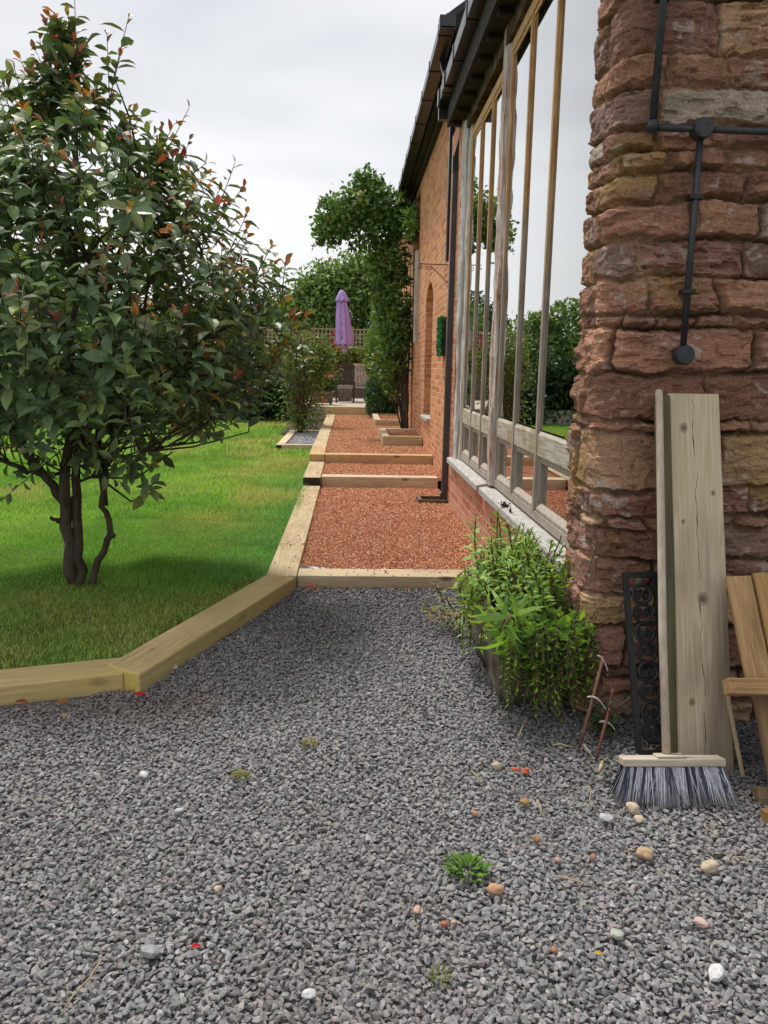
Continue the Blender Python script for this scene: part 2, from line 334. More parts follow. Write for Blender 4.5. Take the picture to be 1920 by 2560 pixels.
bt.inputs['Color1'].default_value=(.06,.055,.055,1); bt.inputs['Color2'].default_value=(.12,.09,.08,1); bt.inputs['Mortar'].default_value=(.02,.02,.02,1); m.bump(bt.outputs['Fac'],.6,.02).invert=True; MT['tiles']=m.fin(bt.outputs[0],.75,.3)
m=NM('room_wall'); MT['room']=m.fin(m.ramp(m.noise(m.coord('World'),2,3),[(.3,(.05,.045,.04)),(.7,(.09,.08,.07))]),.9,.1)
m=NM('double_glazing'); fr=m.n('ShaderNodeFresnel'); fr.inputs[0].default_value=1.52
F=m.math('SUBTRACT',1.,m.math('POWER',m.math('SUBTRACT',1.,fr.outputs[0]),4.))
gl=m.n('ShaderNodeBsdfGlossy'); gl.inputs['Roughness'].default_value=0; gl.inputs[0].default_value=(.97,.985,.98,1); tr=m.n('ShaderNodeBsdfTransparent'); tr.inputs[0].default_value=(.82,.86,.84,1)
bp=m.n('ShaderNodeBump'); bp.inputs['Strength'].default_value=.05; bp.inputs['Distance'].default_value=.01; m.l(m.noise(m.coord('World'),2.2,1),bp.inputs['Height']); m.l(bp.outputs[0],gl.inputs['Normal'])
mx=m.n('ShaderNodeMixShader'); m.l(F,mx.inputs[0]); m.l(tr.outputs[0],mx.inputs[1]); m.l(gl.outputs[0],mx.inputs[2]); m.l(mx.outputs[0],m.out.inputs[0]); MT['glass']=m.m
MT['trough']=simple('trough_stone',(.06,.048,.034),(.18,.145,.10),9,.95,.8,.012,kind='World')
MT['purple']=simple('purple_cloth',(.42,.27,.60),(.52,.35,.70),6,.8,.15,spec=.2)
MT['teak']=simple('grey_teak',(.34,.29,.25),(.64,.58,.52),10,.75,.2)
MT['darkteak']=simple('dark_teak',(.035,.026,.02),(.075,.055,.042),10,.7,.2)
MT['trellis']=simple('trellis_wood',(.30,.24,.15),(.42,.34,.22),6,.8,.2)
MT['pebble']=attrmat('pebble',.75,.35,70,.3,.2,.002)
MT['membrane']=simple('weed_membrane',(.03,.03,.035),(.16,.15,.16),20,.35,.6,.01,spec=.6)
MT['moss']=leafmat('moss',.7,.2,.2,.2)
MT['straw']=simple('straw',(.26,.19,.10),(.42,.34,.21),30,.8,.1)
MT['petal']=leafmat('petal',.6,.3,.2,.1)
MT['bristle']=attrmat('bristle',.5,.4,100,.2,0)
MT['crate']=simple('crate_wood',(.16,.13,.10),(.30,.26,.2),8,.8,.2)
# ------------------------------------------------------------------ leaf machinery
def norm(a): return a/np.maximum(np.linalg.norm(a,axis=-1,keepdims=True),1e-9)
T_BIG=(np.array([(0,0,0),(.25,-.36,.06),(.25,0,0),(.25,.36,.06),(.58,-.5,.05),(.58,0,-.03),(.58,.5,.05),(.84,-.27,-.05),(.84,0,-.1),(.84,.27,-.05),(1,0,-.2)],float),
 np.array([(0,1,2),(0,2,3),(1,4,5),(1,5,2),(2,5,6),(2,6,3),(4,7,8),(4,8,5),(5,8,9),(5,9,6),(7,10,8),(8,10,9)]))
T_SM=(np.array([(0,0,0),(.5,-.5,.06),(.5,0,-.02),(.5,.5,.06),(1,0,-.12)],float),np.array([(0,1,2),(0,2,3),(1,4,2),(2,4,3)]))
T_LN=(np.array([(0,0,0),(.3,-.5,.03),(.3,.5,.03),(.68,-.38,-.06),(.68,.38,-.06),(1,0,-.28)],float),np.array([(0,1,2),(1,3,2),(2,3,4),(3,5,4)]))
T_TR=(np.array([(0,-.5,0),(.55,.5,.1),(1,-.1,-.05)],float),np.array([(0,1,2)]))
def leaves(name,P,D,N,L,W,col,mat,parent=None,tm=T_SM,curl=1.):
    P=np.asarray(P,float);n=len(P); D=norm(np.asarray(D,float)); S=norm(np.cross(np.asarray(N,float),D)); U=np.cross(D,S)
    t,f=tm; L=np.broadcast_to(np.asarray(L,float),(n,)); W=np.broadcast_to(np.asarray(W,float),(n,))
    V=P[:,None]+t[None,:,0,None]*(L[:,None]*D.T.T)[:,None,:] if False else P[:,None]+t[None,:,0,None]*(L[:,None]*D)[:,None,:]+t[None,:,1,None]*(W[:,None]*S)[:,None,:]+curl*t[None,:,2,None]*(L[:,None]*U)[:,None,:]
    k=len(t); Fc=(np.arange(n)*k)[:,None,None]+f[None]
    C=np.repeat(np.asarray(col)[:,None,:],k,1)
    return fast(name,V.reshape(-1,3),Fc.reshape(-1,f.shape[1]),mat,parent,C.reshape(-1,3))
def rdir(n):
    return norm(rs.normal(size=(n,3)))
def pick(cols,n,w=None,jit=.2):
    cols=np.array(cols,float); i=rs.choice(len(cols),n,p=w); c=cols[i]*(1+rs.uniform(-jit,jit,(n,1)))*(1+rs.uniform(-jit*.3,jit*.3,(n,3))); return np.clip(c,0,1)
def blob_points(blobs,n,shell=3.,hole=.0,hs=2.5,seed=3):
    b=np.array(blobs,float); wgt=(b[:,3]*b[:,4]+b[:,4]*b[:,5]+b[:,3]*b[:,5]); i=rs.choice(len(b),n*2,p=wgt/wgt.sum())
    d=rdir(n*2); r=rs.rand(n*2)**(1/shell); P=b[i,:3]+d*b[i,3:6]*r[:,None]
    if hole:
        q=vn(P[:,0]*hs,P[:,1]*hs,P[:,2]*hs,seed); k=q>(-1+hole*1.2); P=P[k];d=d[k]
    return P[:n],d[:n]
def bush(name,label,cat,blobs,n,L,cols,base,stems=None,mat='leaf',group=None,tm=T_SM,w=None,hole=.35,hs=2.5,shell=3.,stem_mat='bark',aspect=.6,stemname='trunk',crown='crown',up=.3,seed=3,loose=.0):
    root=thing(name,label,cat,base,group)
    P,d=blob_points(blobs,n,shell,hole,hs,seed); n=len(P); P=P+rs.normal(0,loose,(n,3))*(rs.rand(n,1)<.35)
    D=d*.7+rdir(n)*.8+np.array([0,0,-.05]); N=d*.6+rdir(n)*.6+np.array([0,0,up])
    LL=L*rs.uniform(.65,1.25,n)
    leaves(crown,P,D,N,LL,LL*aspect,pick(cols,n,w),MT[mat],root,tm)
    if stems:
        mb=MB()
        for pts,r0,r1 in stems:
            k=len(pts); mb.tube(pts,[r0+(r1-r0)*i/(k-1) for i in range(k)],6)
        mb.build(stemname,MT[stem_mat],root,True)
    return root
def fan(base,targets,r0,r1,mid=.5,wig=.1,nseg=5):
    st=[]
    for t in targets:
        b=np.array(base)+rs.uniform(-.04,.04,3)*[1,1,0]; t=np.array(t); pts=[]
        c=b+(t-b)*[.25,.25,.6]+rs.uniform(-wig,wig,3)
        for i in range(nseg+1):
            u=i/nseg; pts.append(tuple((1-u)**2*b+2*u*(1-u)*c+u*u*t))
        st.append((pts,r0,r1))
    return st
# ================================================================== SETTING: ground
def sheet(name,poly,z,mat,kind='structure'):
    n=len(poly); V=[(x,y,z) for x,y in poly]
    me=bpy.data.meshes.new(name); me.from_pydata(V,[],[tuple(range(n))]); me.materials.append(mat); me.update()
    if me.polygons[0].normal.z<0: me.flip_normals()
    return tag(link(bpy.data.objects.new(name,me)),kind=kind)
sheet('ground',[(-300,-100),(300,-100),(300,500),(-300,500)],-.05,MT['far_ground'])
sheet('gravel_yard',[(-7,-3),(7,-3),(7,5.2),(-7,5.2)],-.008,MT['yard'])
LAWN=[(-10,1.25),(-3.44,2.95),(-1.09,3.58),(-.49,5.12),(-.53,20.9),(-10,21.5)]
# lawn as a gently uneven grid
gx=np.linspace(-10,-.45,80); gy=np.linspace(1.2,21.5,150); GX,GY=np.meshgrid(gx,gy)
def inpoly(x,y,poly):
    c=np.zeros(x.shape,bool); n=len(poly)
    for i in range(n):
        x1,y1=poly[i]; x2,y2=poly[(i+1)%n]
        if y1==y2: continue
        k=((y1>y)!=(y2>y))&(x<(x2-x1)*(y-y1)/(y2-y1)+x1); c^=k
    return c
def lawn_z(x,y): return .045+.018*fbm(x*1.1,y*1.1,0,40,3)+.012*np.clip((y-9)/8,0,1)
mb=MB()
F=[];V=np.stack([GX,GY,lawn_z(GX,GY)],-1).reshape(-1,3); ny,nx=GX.shape
idx=np.arange(ny*nx).reshape(ny,nx); Q=np.stack([idx[:-1,:-1],idx[:-1,1:],idx[1:,1:],idx[1:,:-1]],-1).reshape(-1,4)
ctr=V[Q].mean(1); Q=Q[inpoly(ctr[:,0],ctr[:,1],LAWN)]
tag(fast('lawn',V,Q,MT['lawn'],smooth=True),kind='structure')
sheet('planting_bed',[(-1.45,16.4),(-.66,16.95),(-.66,21),(-1.6,21)],.085,MT['soil'])
sheet('red_path_lower',[(-.36,5.25),(1.04,5.25),(1.04,9.36),(-.36,9.36)],.035,MT['redbase'])
sheet('red_path_middle',[(-.36,9.4),(1.13,9.4),(1.13,10.95),(-.36,10.95)],.135,MT['redbase'])
sheet('red_path_upper',[(-.42,11),(1.14,11),(1.14,20.8),(-.42,20.8)],.235,MT['redbase'])
mb=MB(); mb.box(-4.5,1.12,20.83,33,-.04,.455); tag(mb.build('patio',MT['patio']),kind='structure')
# ------------------------------------------------------------------ grass
def grass(n,x0,x1,y0,y1,h,wd,seed,fade=None):
    r=np.random.RandomState(seed); x=r.uniform(x0,x1,n); y=r.uniform(y0,y1,n)
    if fade: k=r.rand(n)<np.clip((fade[1]-y)/(fade[1]-fade[0]),.0,1)**1; x=x[k];y=y[k]
    k=inpoly(x,y,LAWN); x=x[k];y=y[k]
    view=(x>-(y*.52+1.4)); x=x[view];y=y[view]; n=len(x)
    bed=(x>-1.45)&(y>16.4); 
    bare=fbm(x*2.3,y*2.3,0,91,3); strip=np.clip(1-np.abs((x-(-1.09+(y-3.58)*.39))/.22),0,1)*(y<5.2)
    box=(x>-1.3)&(y>13.55)&(y<17)
    keep=(~bed)&(~box)&(r.rand(n)>np.clip(.75*strip*(bare>-.15)+.25*(bare>.45),0,.9)); x=x[keep];y=y[keep];strip=strip[keep];n=len(x)
    a=r.uniform(0,2*math.pi,n); lean=r.uniform(.1,1.3,n)
    tuft=sst(.0,.5,fbm(x*1.6,y*1.6,0,33,3)); edge=np.clip(1-(-.55-x)/.7,0,1)*(y>5)*(y<10)
    hh=h*r.uniform(.5,1.25,n)*(1+.5*tuft+.9*edge*r.rand(n)); ww=wd*r.uniform(.7,1.3,n)
    P=np.stack([x,y,lawn_z(x,y)-.004],-1); sx=np.stack([np.cos(a),np.sin(a),0*a],-1); dx=np.stack([-np.sin(a),np.cos(a),0*a],-1)
    tip=P+np.stack([0*a,0*a,hh],-1)+dx*(hh*lean)[:,None]
    V=np.stack([P-sx*ww[:,None]/2,P+sx*ww[:,None]/2,tip],1)
    # colours: fresh green, dry and worn straw patches near the path edge
    f=fbm(x*.55,y*.55,0,12,4); 
    worn=sst(.05,.5,fbm(x*1.1+3,y*.7,0,77,3)+.55*np.clip(1-np.abs(x+1.1)/.8,0,1)*((y>6)&(y<13.6))-.12)
    pt=np.exp(-((x+1.2)/.55)**2-((y-10.7)/1.0)**2)+.9*np.exp(-((x+1.25)/.4)**2-((y-7.2)/.5)**2)+.5*np.exp(-((x+2.2)/.6)**2-((y-9.)/.5)**2); worn=np.maximum(worn,np.clip(pt*(1+.8*fbm(x*5,y*5,0,46,3)),0,1)); worn=np.maximum(worn,.8*strip); g=np.array([.125,.25,.028]);g2=np.array([.21,.33,.045]);dry=np.array([.36,.31,.09]); cool=np.array([.12,.25,.07])
    c=g+(g2-g)*sst(-.3,.4,f)[:,None]; c=c+(cool-c)*(edge*.7)[:,None]; c=c+(dry-c)*(worn*r.uniform(.3,1,n))[:,None]
    c=c*np.array([1.85,1.92,2.4])*r.uniform(.45,1.35,(n,1))*(1+.22*fbm(x*5,y*5,0,45,3))[:,None]
    return V,c
Vs=[];Cs=[]
for a in [(270000,-4.0,-.5,2.6,7.5,.023,.0036,1),(150000,-5.2,-.5,7.2,12.5,.042,.0065,2),(90000,-9.5,-.5,12.3,21,.055,.014,3)]:
    V,c=grass(*a); Vs.append(V);Cs.append(c)
V=np.concatenate(Vs);c=np.concatenate(Cs)
tag(fast('grass',V.reshape(-1,3),np.arange(len(V)*3).reshape(-1,3),MT['grass'],None,np.repeat(c[:,None],3,1).reshape(-1,3)),kind='stuff')
# ------------------------------------------------------------------ gravel
from mathutils import noise as mnoise
def stone_protos(k,npts,flat=.62,seed=5):
    out=[]; r=np.random.RandomState(seed)
    for i in range(k):
        bm=bmesh.new(); p=norm(r.normal(size=(npts,3)))*r.uniform(.75,1.1,(npts,1))*np.array([1,r.uniform(.6,.95),r.uniform(flat-.2,flat+.15)])
        for q in p: bm.verts.new(q)
        res=bmesh.ops.convex_hull(bm,input=bm.verts); 
        bmesh.ops.delete(bm,geom=[v for v in bm.verts if not v.link_faces],context='VERTS')
        bmesh.ops.triangulate(bm,faces=bm.faces); bm.verts.index_update()
        out.append((np.array([v.co[:] for v in bm.verts]),np.array([[v.index for v in f.verts] for f in bm.faces]))); bm.free()
    return out
def scatter_stones(name,P,size,col,mat,protos,tilt=.5,seed=9):
    r=np.random.RandomState(seed); n=len(P); which=r.randint(0,len(protos),n); Vs=[];Fs=[];Cs=[];off=0
    for k,(pv,pf) in enumerate(protos):
        i=np.where(which==k)[0]
        if not len(i): continue
        a=r.uniform(0,2*math.pi,len(i)); tx=r.normal(0,tilt,len(i)); ty=r.normal(0,tilt,len(i))
        ca,sa,cx,sx,cy_,sy=np.cos(a),np.sin(a),np.cos(tx),np.sin(tx),np.cos(ty),np.sin(ty)
        v=pv[None]*size[i][:,None,None]
        x,y,z=v[...,0],v[...,1],v[...,2]
        x,y=x*ca[:,None]-y*sa[:,None],x*sa[:,None]+y*ca[:,None]
        y,z=y*cx[:,None]-z*sx[:,None],y*sx[:,None]+z*cx[:,None]
        x,z=x*cy_[:,None]+z*sy[:,None],-x*sy[:,None]+z*cy_[:,None]
        V=np.stack([x,y,z],-1)+P[i][:,None]
        Fs.append((pf[None]+(np.arange(len(i))*len(pv))[:,None,None]+off).reshape(-1,3)); off+=len(i)*len(pv)
        Vs.append(V.reshape(-1,3)); Cs.append(np.repeat(col[i],len(pv),0))
    return tag(fast(name,np.concatenate(Vs),np.concatenate(Fs),mat,None,np.concatenate(Cs)),kind='stuff')
def jgrid(x0,x1,y0,y1,step,r,jit=.45):
    X,Y=np.meshgrid(np.arange(x0,x1,step),np.arange(y0,y1,step)); X=X.ravel();Y=Y.ravel(); 
    return X+r.uniform(-jit,jit,len(X))*step,Y+r.uniform(-jit,jit,len(Y))*step
def yard_mask(x,y):
    view=(np.abs(x-.04*y)<y*.53+1.0)
    left=(y<3.30+(x+1.12)*.255)|(x>-1.12)
    diag=(x>-.90+(y-3.45)*.339) | (y<3.40)
    diag=diag&(y<5.11)
    wall=(x<.97)|(y<3.2)
    return view&left&diag&wall
r=np.random.RandomState(21); px=[];py=[];pz=[]
for step,z0,zj in ((.0150,-.006,.004),(.0175,.003,.005)):
    x,y=jgrid(-3.1,3.1,1.0,5.2,step,r); k=yard_mask(x,y); x=x[k];y=y[k]; px.append(x);py.append(y);pz.append(z0+r.uniform(-zj,zj,len(x))+.006*fbm(x*3,y*3,0,5,2))
x=np.concatenate(px);y=np.concatenate(py);z=np.concatenate(pz); n=len(x)
size=r.uniform(.0075,.0150,n)*(1+.35*(r.rand(n)>.95))
base=pick([(.24,.237,.24),(.285,.28,.28),(.19,.188,.19),(.285,.262,.245),(.35,.34,.335)],n,[.36,.28,.19,.12,.05],.16)
br=sst(.25,.6,fbm(x*1.3+7,y*1.3,0,61,3))[:,None]; base=base*(1-br*.14)+np.array([.21,.165,.13])*br*.14; base=base*np.array([1.,.99,.985])
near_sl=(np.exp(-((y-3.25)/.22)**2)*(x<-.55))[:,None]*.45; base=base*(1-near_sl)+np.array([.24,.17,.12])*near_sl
dark_patch=sst(3.6,4.6,y)*sst(-.75,-.2,x); dark_patch=np.maximum(dark_patch,sst(.45,.75,x)*sst(2.3,2.9,y))*.33; base=base*(1-dark_patch[:,None])  # darker towards the cross sleeper; trough shade painted into the stone colour
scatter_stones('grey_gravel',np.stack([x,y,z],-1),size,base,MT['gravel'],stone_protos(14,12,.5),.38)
# red chippings on three levels
px=[];py=[];pz=[];ps=[]
def redlevel(x0,x1,y0,y1,z,step,s):
    for dz,st in ((-.004,step),(.004,step*1.15)):
        x,y=jgrid(x0,x1,y0,y1,st,r); px.append(x);py.append(y);pz.append(z+dz+r.uniform(-.003,.003,len(x))+.008*fbm(x*2,y*2,0,8,2)); ps.append(np.full(len(x),s))
redlevel(-.345,1.03,5.32,7.4,.05,.0145,.0098); redlevel(-.345,1.03,7.4,9.34,.05,.017,.0115); redlevel(-.35,1.1,9.53,10.9,.15,.018,.012); redlevel(-.38,1.12,11.1,20.8,.25,.024,.0145)
x=np.concatenate(px);y=np.concatenate(py);z=np.concatenate(pz);s=np.concatenate(ps)
k=~((x+.345<.30*np.clip(1-(y-5.3)/.16,0,1)**2+.0)&(y<5.46)); k&=~((x>.70)&(x<1.04)&(y>8.27)&(y<8.62))
for (a,b,c_,d) in ((.48,1.15,12.4,14.2),(.48,1.2,16.9,19.6)): k&=~((x>a)&(x<b)&(y>c_)&(y<d))
x=x[k];y=y[k];z=z[k];s=s[k];n=len(x)
col=pick([(.66,.285,.15),(.75,.40,.24),(.50,.19,.10),(.82,.53,.37)],n,[.40,.3,.16,.14],.25)
far=(sst(9,13,y)*.35)[:,None]; col=col*(1-far)+np.array([.66,.38,.21])*far
scatter_stones('red_gravel',np.stack([x,y,z],-1),s*r.uniform(.75,1.25,n),col,MT['redgravel'],stone_protos(8,8,.6,11),.5)
n=420; x=np.concatenate([r.uniform(-.55,-.35,160),r.uniform(-.3,1.0,150),r.uniform(-.3,1.0,110)]); y=np.concatenate([r.uniform(5.3,9.2,160),r.normal(5.27,.07,150),r.normal(5.06,.06,110)])
onT=(np.abs(y-5.225)<.1)|(x<-.352); z=np.where(onT,.088,.018); k=onT|(y<5.11); k&=~((x>.55)&(y<5.11)&(r.rand(n)<.5)); keepS=r.rand(n)<np.where(x<-.352,.35,.55); k&=keepS; n=k.sum()
scatter_stones('spilled_chippings',np.stack([x[k],y[k],z[k]],-1),r.uniform(.006,.011,n),pick([(.60,.24,.125),(.50,.19,.10)],n),MT['redgravel'],stone_protos(5,8,.6,31),.4)
# ================================================================== TIMBER SLEEPERS
def sleeper(label,p,q,width,z0,z1,mat,cutp=(0,0),cutq=(0,0),dark_end=None,group='landscaping sleepers edging the path',name='timber_sleeper',extra=None,cat='sleeper'):
    """p,q: end points of the centre line; cut = end skew (left,right) along the length"""
    p=Vector((*p,0));q=Vector((*q,0));d=q-p;L=d.length;a=math.atan2(d.y,d.x);h=width/2
    poly=[(0+cutp[1],-h),(L+cutq[1],-h),(L+cutq[0],h),(0+cutp[0],h)]
    m_=MB(); m_.prism(poly,0,z1-z0)
    mats=[mat]
    if dark_end is not None:
        mats.append(dark_end[1]); m_.mi[2+{'q':1,'p':3}[dark_end[0]]]=1
    o=m_.build(name,mats,None,bevel=.007); o.location=(p.x,p.y,z0); o.rotation_euler=(0,0,a)
    b=o.modifiers['bevel']; 
    return tag(o,label,cat,group)
Yt,Pt,Ot=MT['yellow_timber'],MT['pale_timber'],MT['orange_timber']
sleeper('yellowish sleeper lying along the front of the shaded lawn at the lower left',(-3.44,2.72),(-1.035,3.517),.215,-.06,.078,Yt,cutq=(.0,.0))
sleeper('long slanting yellow sleeper between dark lawn and grey gravel with bright sawn end',(-1.005,3.425),(-.44,5.1),.205,-.06,.092,Yt,cutp=(.03,-.03),cutq=(.035,-.035),dark_end=('p',MT['endgrain']))
sleeper('pale left edging sleeper beside the nearest red chippings, near half',(-.45,5.115),(-.452,7.1),.2,-.04,.082,Pt)
sleeper('pale left edging sleeper beside the nearest red chippings, far half below the black end',(-.452,7.105),(-.455,9.26),.2,-.04,.082,Pt)
sleeper('short left edging sleeper with black tarred front end on the second step',(-.455,9.235),(-.462,10.87),.205,.083,.177,Pt,dark_end=('p',MT['tar']))
sleeper('short orange block sleeper at the left end of the third step',(-.468,10.875),(-.48,12.2),.21,.178,.272,Ot)
sleeper('left edging sleeper of the upper path beside the grey stone frame',(-.48,12.205),(-.495,15.05),.205,.16,.27,Pt)
sleeper('farthest left edging sleeper of the upper path beside the rose bush',(-.495,15.055),(-.515,20.4),.21,.16,.27,Pt)
sleeper('cross sleeper of the lowest step between grey gravel and red chippings',(-.345,5.225),(.99,5.225),.2,-.04,.082,Pt)
sleeper('brown cross sleeper of the second step, between the black tarred block and the downpipe',(-.345,9.44),(1.028,9.44),.2,.04,.176,Pt)
sleeper('orange cross sleeper of the third step beneath the raised frames',(-.362,11.0),(1.118,11.0),.2,.14,.272,Ot)
sleeper('upright yellow board sleeper with nail holes at the patio edge',(-.69,20.76),(.42,20.76),.1,.1,.455,Yt)
def frame_bed(name,label,cat,x0,x1,y0,y1,z0,z1,w,mat,fill,fz,sides,dark=False):
    root=thing(name,label,cat,((x0+x1)/2,(y0+y1)/2,z0),'timber frames beside the path')
    def bd(a,b,c,d,nm,mm=mat,corner=False):
        m_=MB(); L=max(b-a,d-c); horiz=(b-a)>(d-c)
        W=min(b-a,d-c); m_.box(-L/2,L/2,-W/2,W/2,0,z1-z0)
        mats=[mm]
        if corner: mats.append(MT['tar']); m_.box(-L/2-.002,-L/2+.1,-W/2-.003,W/2-.02,.0,z1-z0-.012,1)
        o=m_.build(nm,mats,root,bevel=.005,world=False); o.location=((a+b)/2-root.location.x,(c+d)/2-root.location.y,0)
        if not horiz: o.rotation_euler=(0,0,math.pi/2)
    if 'f' in sides: bd(x0,x1,y0,y0+w,'front_board',corner=dark)
    if 'b' in sides: bd(x0,x1,y1-w,y1,'back_board')
    if 'l' in sides: bd(x0,x0+w,y0+w+.002,y1-(w+.002 if 'b' in sides else 0),'side_board')
    return root
frame_bed('raised_bed','nearer raised timber bed of red chippings against the brick wall','raised bed',.485,1.11,12.47,14.15,.2,.402,.11,Pt,None,0,'fbl')
frame_bed('raised_bed','farther raised timber bed behind the climbing rose stems','raised bed',.495,1.11,16.98,19.4,.2,.372,.12,Pt,None,0,'fbl')
frame_bed('gravel_frame','low timber frame filled with grey chippings beside the lawn','gravel frame',-1.28,-.6,13.63,16.9,0,.135,.14,Pt,None,0,'fbl',True)
def fill(name,x0,x1,y0,y1,z,step,s,cols,mat,kindcol):
    sheet(name+'_bed',[(x0,y0),(x1,y0),(x1,y1),(x0,y1)],z-.012,kindcol)
    x,y=jgrid(x0,x1,y0,y1,step,r); n=len(x); scatter_stones(name,np.stack([x,y,z+r.uniform(-.004,.006,n)],-1),s*r.uniform(.7,1.3,n),pick(cols,n),mat,stone_protos(6,8,.6,15),.5)
RC=[(.58,.28,.15),(.66,.36,.21),(.46,.2,.1)]; GC=[(.50,.51,.52),(.40,.41,.42),(.62,.63,.63)]
fill('red_chippings',.6,1.11,12.58,14.03,.36,.022,.0145,RC,MT['redgravel'],MT['redbase'])
fill('brown_chippings',.615,1.11,17.1,19.27,.335,.026,.016,RC,MT['redgravel'],MT['redbase'])
fill('pale_chippings',-1.135,-.6,13.78,16.75,.10,.026,.016,GC,MT['gravel'],MT['yard'])
# ================================================================== THE BARN
barn=thing('barn','long orange brick barn with red sandstone corner, tall timber window and black gutters','barn',(1.03,3.2,0))
XW1,XW2=1.03,1.12
# brick walls
mb=MB()
mb.box(XW1,1.33,3.56,8.98,-.05,.50,0)                     # below the sills
mb.box(XW1,1.33,8.14,8.98,.50,3.86,0)                      # pier left of the windows
mb.build('brick_wall',MT['brick_low'],barn)
mb=MB()
D0,D1,DS,DH=11.5,12.62,2.36,.5      # arched doorway
U0,U1,UZ0,UZ1=14.2,15.1,3.45,4.42   # upper slit opening
y0,y1=8.983,24.5
def wbox(ya,yb,za,zb): mb.box(XW2,XW2+.34,ya,yb,za,zb)
wbox(y0,D0,-.05,4.72)
wbox(D0,D1,-.05,.72)
# over the arch: polygonal strip
n=10; cyv=(D0+D1)/2; rad=(D1-D0)/2; rise=.33
arc=[(cyv+rad*math.cos(math.pi*i/n),DS+rise*math.sin(math.pi*i/n)) for i in range(n+1)]
for i in range(n):
    (ya,za),(yb,zb)=arc[i],arc[i+1]
    vs=[(XW2,ya,za),(XW2,yb,zb),(XW2,yb,4.72),(XW2,ya,4.72)]; vs+=[(XW2+.34,y,z) for _,y,z in vs]
    mb.add(vs,[(0,1,2,3),(7,6,5,4),(0,4,5,1)])
wbox(D1,U0,-.05,4.72); wbox(U0,U1,-.05,UZ0); wbox(U0,U1,UZ1,4.72); wbox(U1,y1,-.05,4.72)
mb.box(XW2,7,y1,y1+.02,-.05,4.72)
mb.build('brick_wall',MT['brick'],barn)
# doorway recess
mb=MB()
mb.box(XW2+.12,XW2+.18,D0,D0+.09,.74,2.5); mb.box(XW2+.12,XW2+.18,D1-.09,D1,.74,2.5); mb.box(XW2+.125,XW2+.175,D0,D1,2.4,2.72)
dw=mb.build('doorway',MT['rotten'],barn)
mb=MB(); mb.box(XW2+.19,XW2+.23,D0,D1,.72,2.75)
for k in range(6): mb.box(XW2+.178,XW2+.19,D0+.1+k*.155,D0+.24+k*.155,.74,2.4)
mb.build('door',MT['dark_plank'],dw)
mb=MB(); mb.box(XW2-.05,XW2+.18,D0-.02,D1+.02,.70,.74); mb.build('step',MT['sill'],dw)
mb=MB(); mb.box(XW2+.2,XW2+.25,U0,U1,UZ0,UZ1); mb.box(XW2+.13,XW2+.19,U0,U0+.08,UZ0,UZ1); mb.box(XW2+.13,XW2+.19,U1-.08,U1,UZ0,UZ1); mb.build('slit_opening',MT['dark_wood'],barn)
mb=MB(); mb.box(XW2-.06,XW2-.002,U0-.1,U0+.12,1.9,UZ0-.02); mb.build('pilaster_strip',MT['grey_wood'],barn)
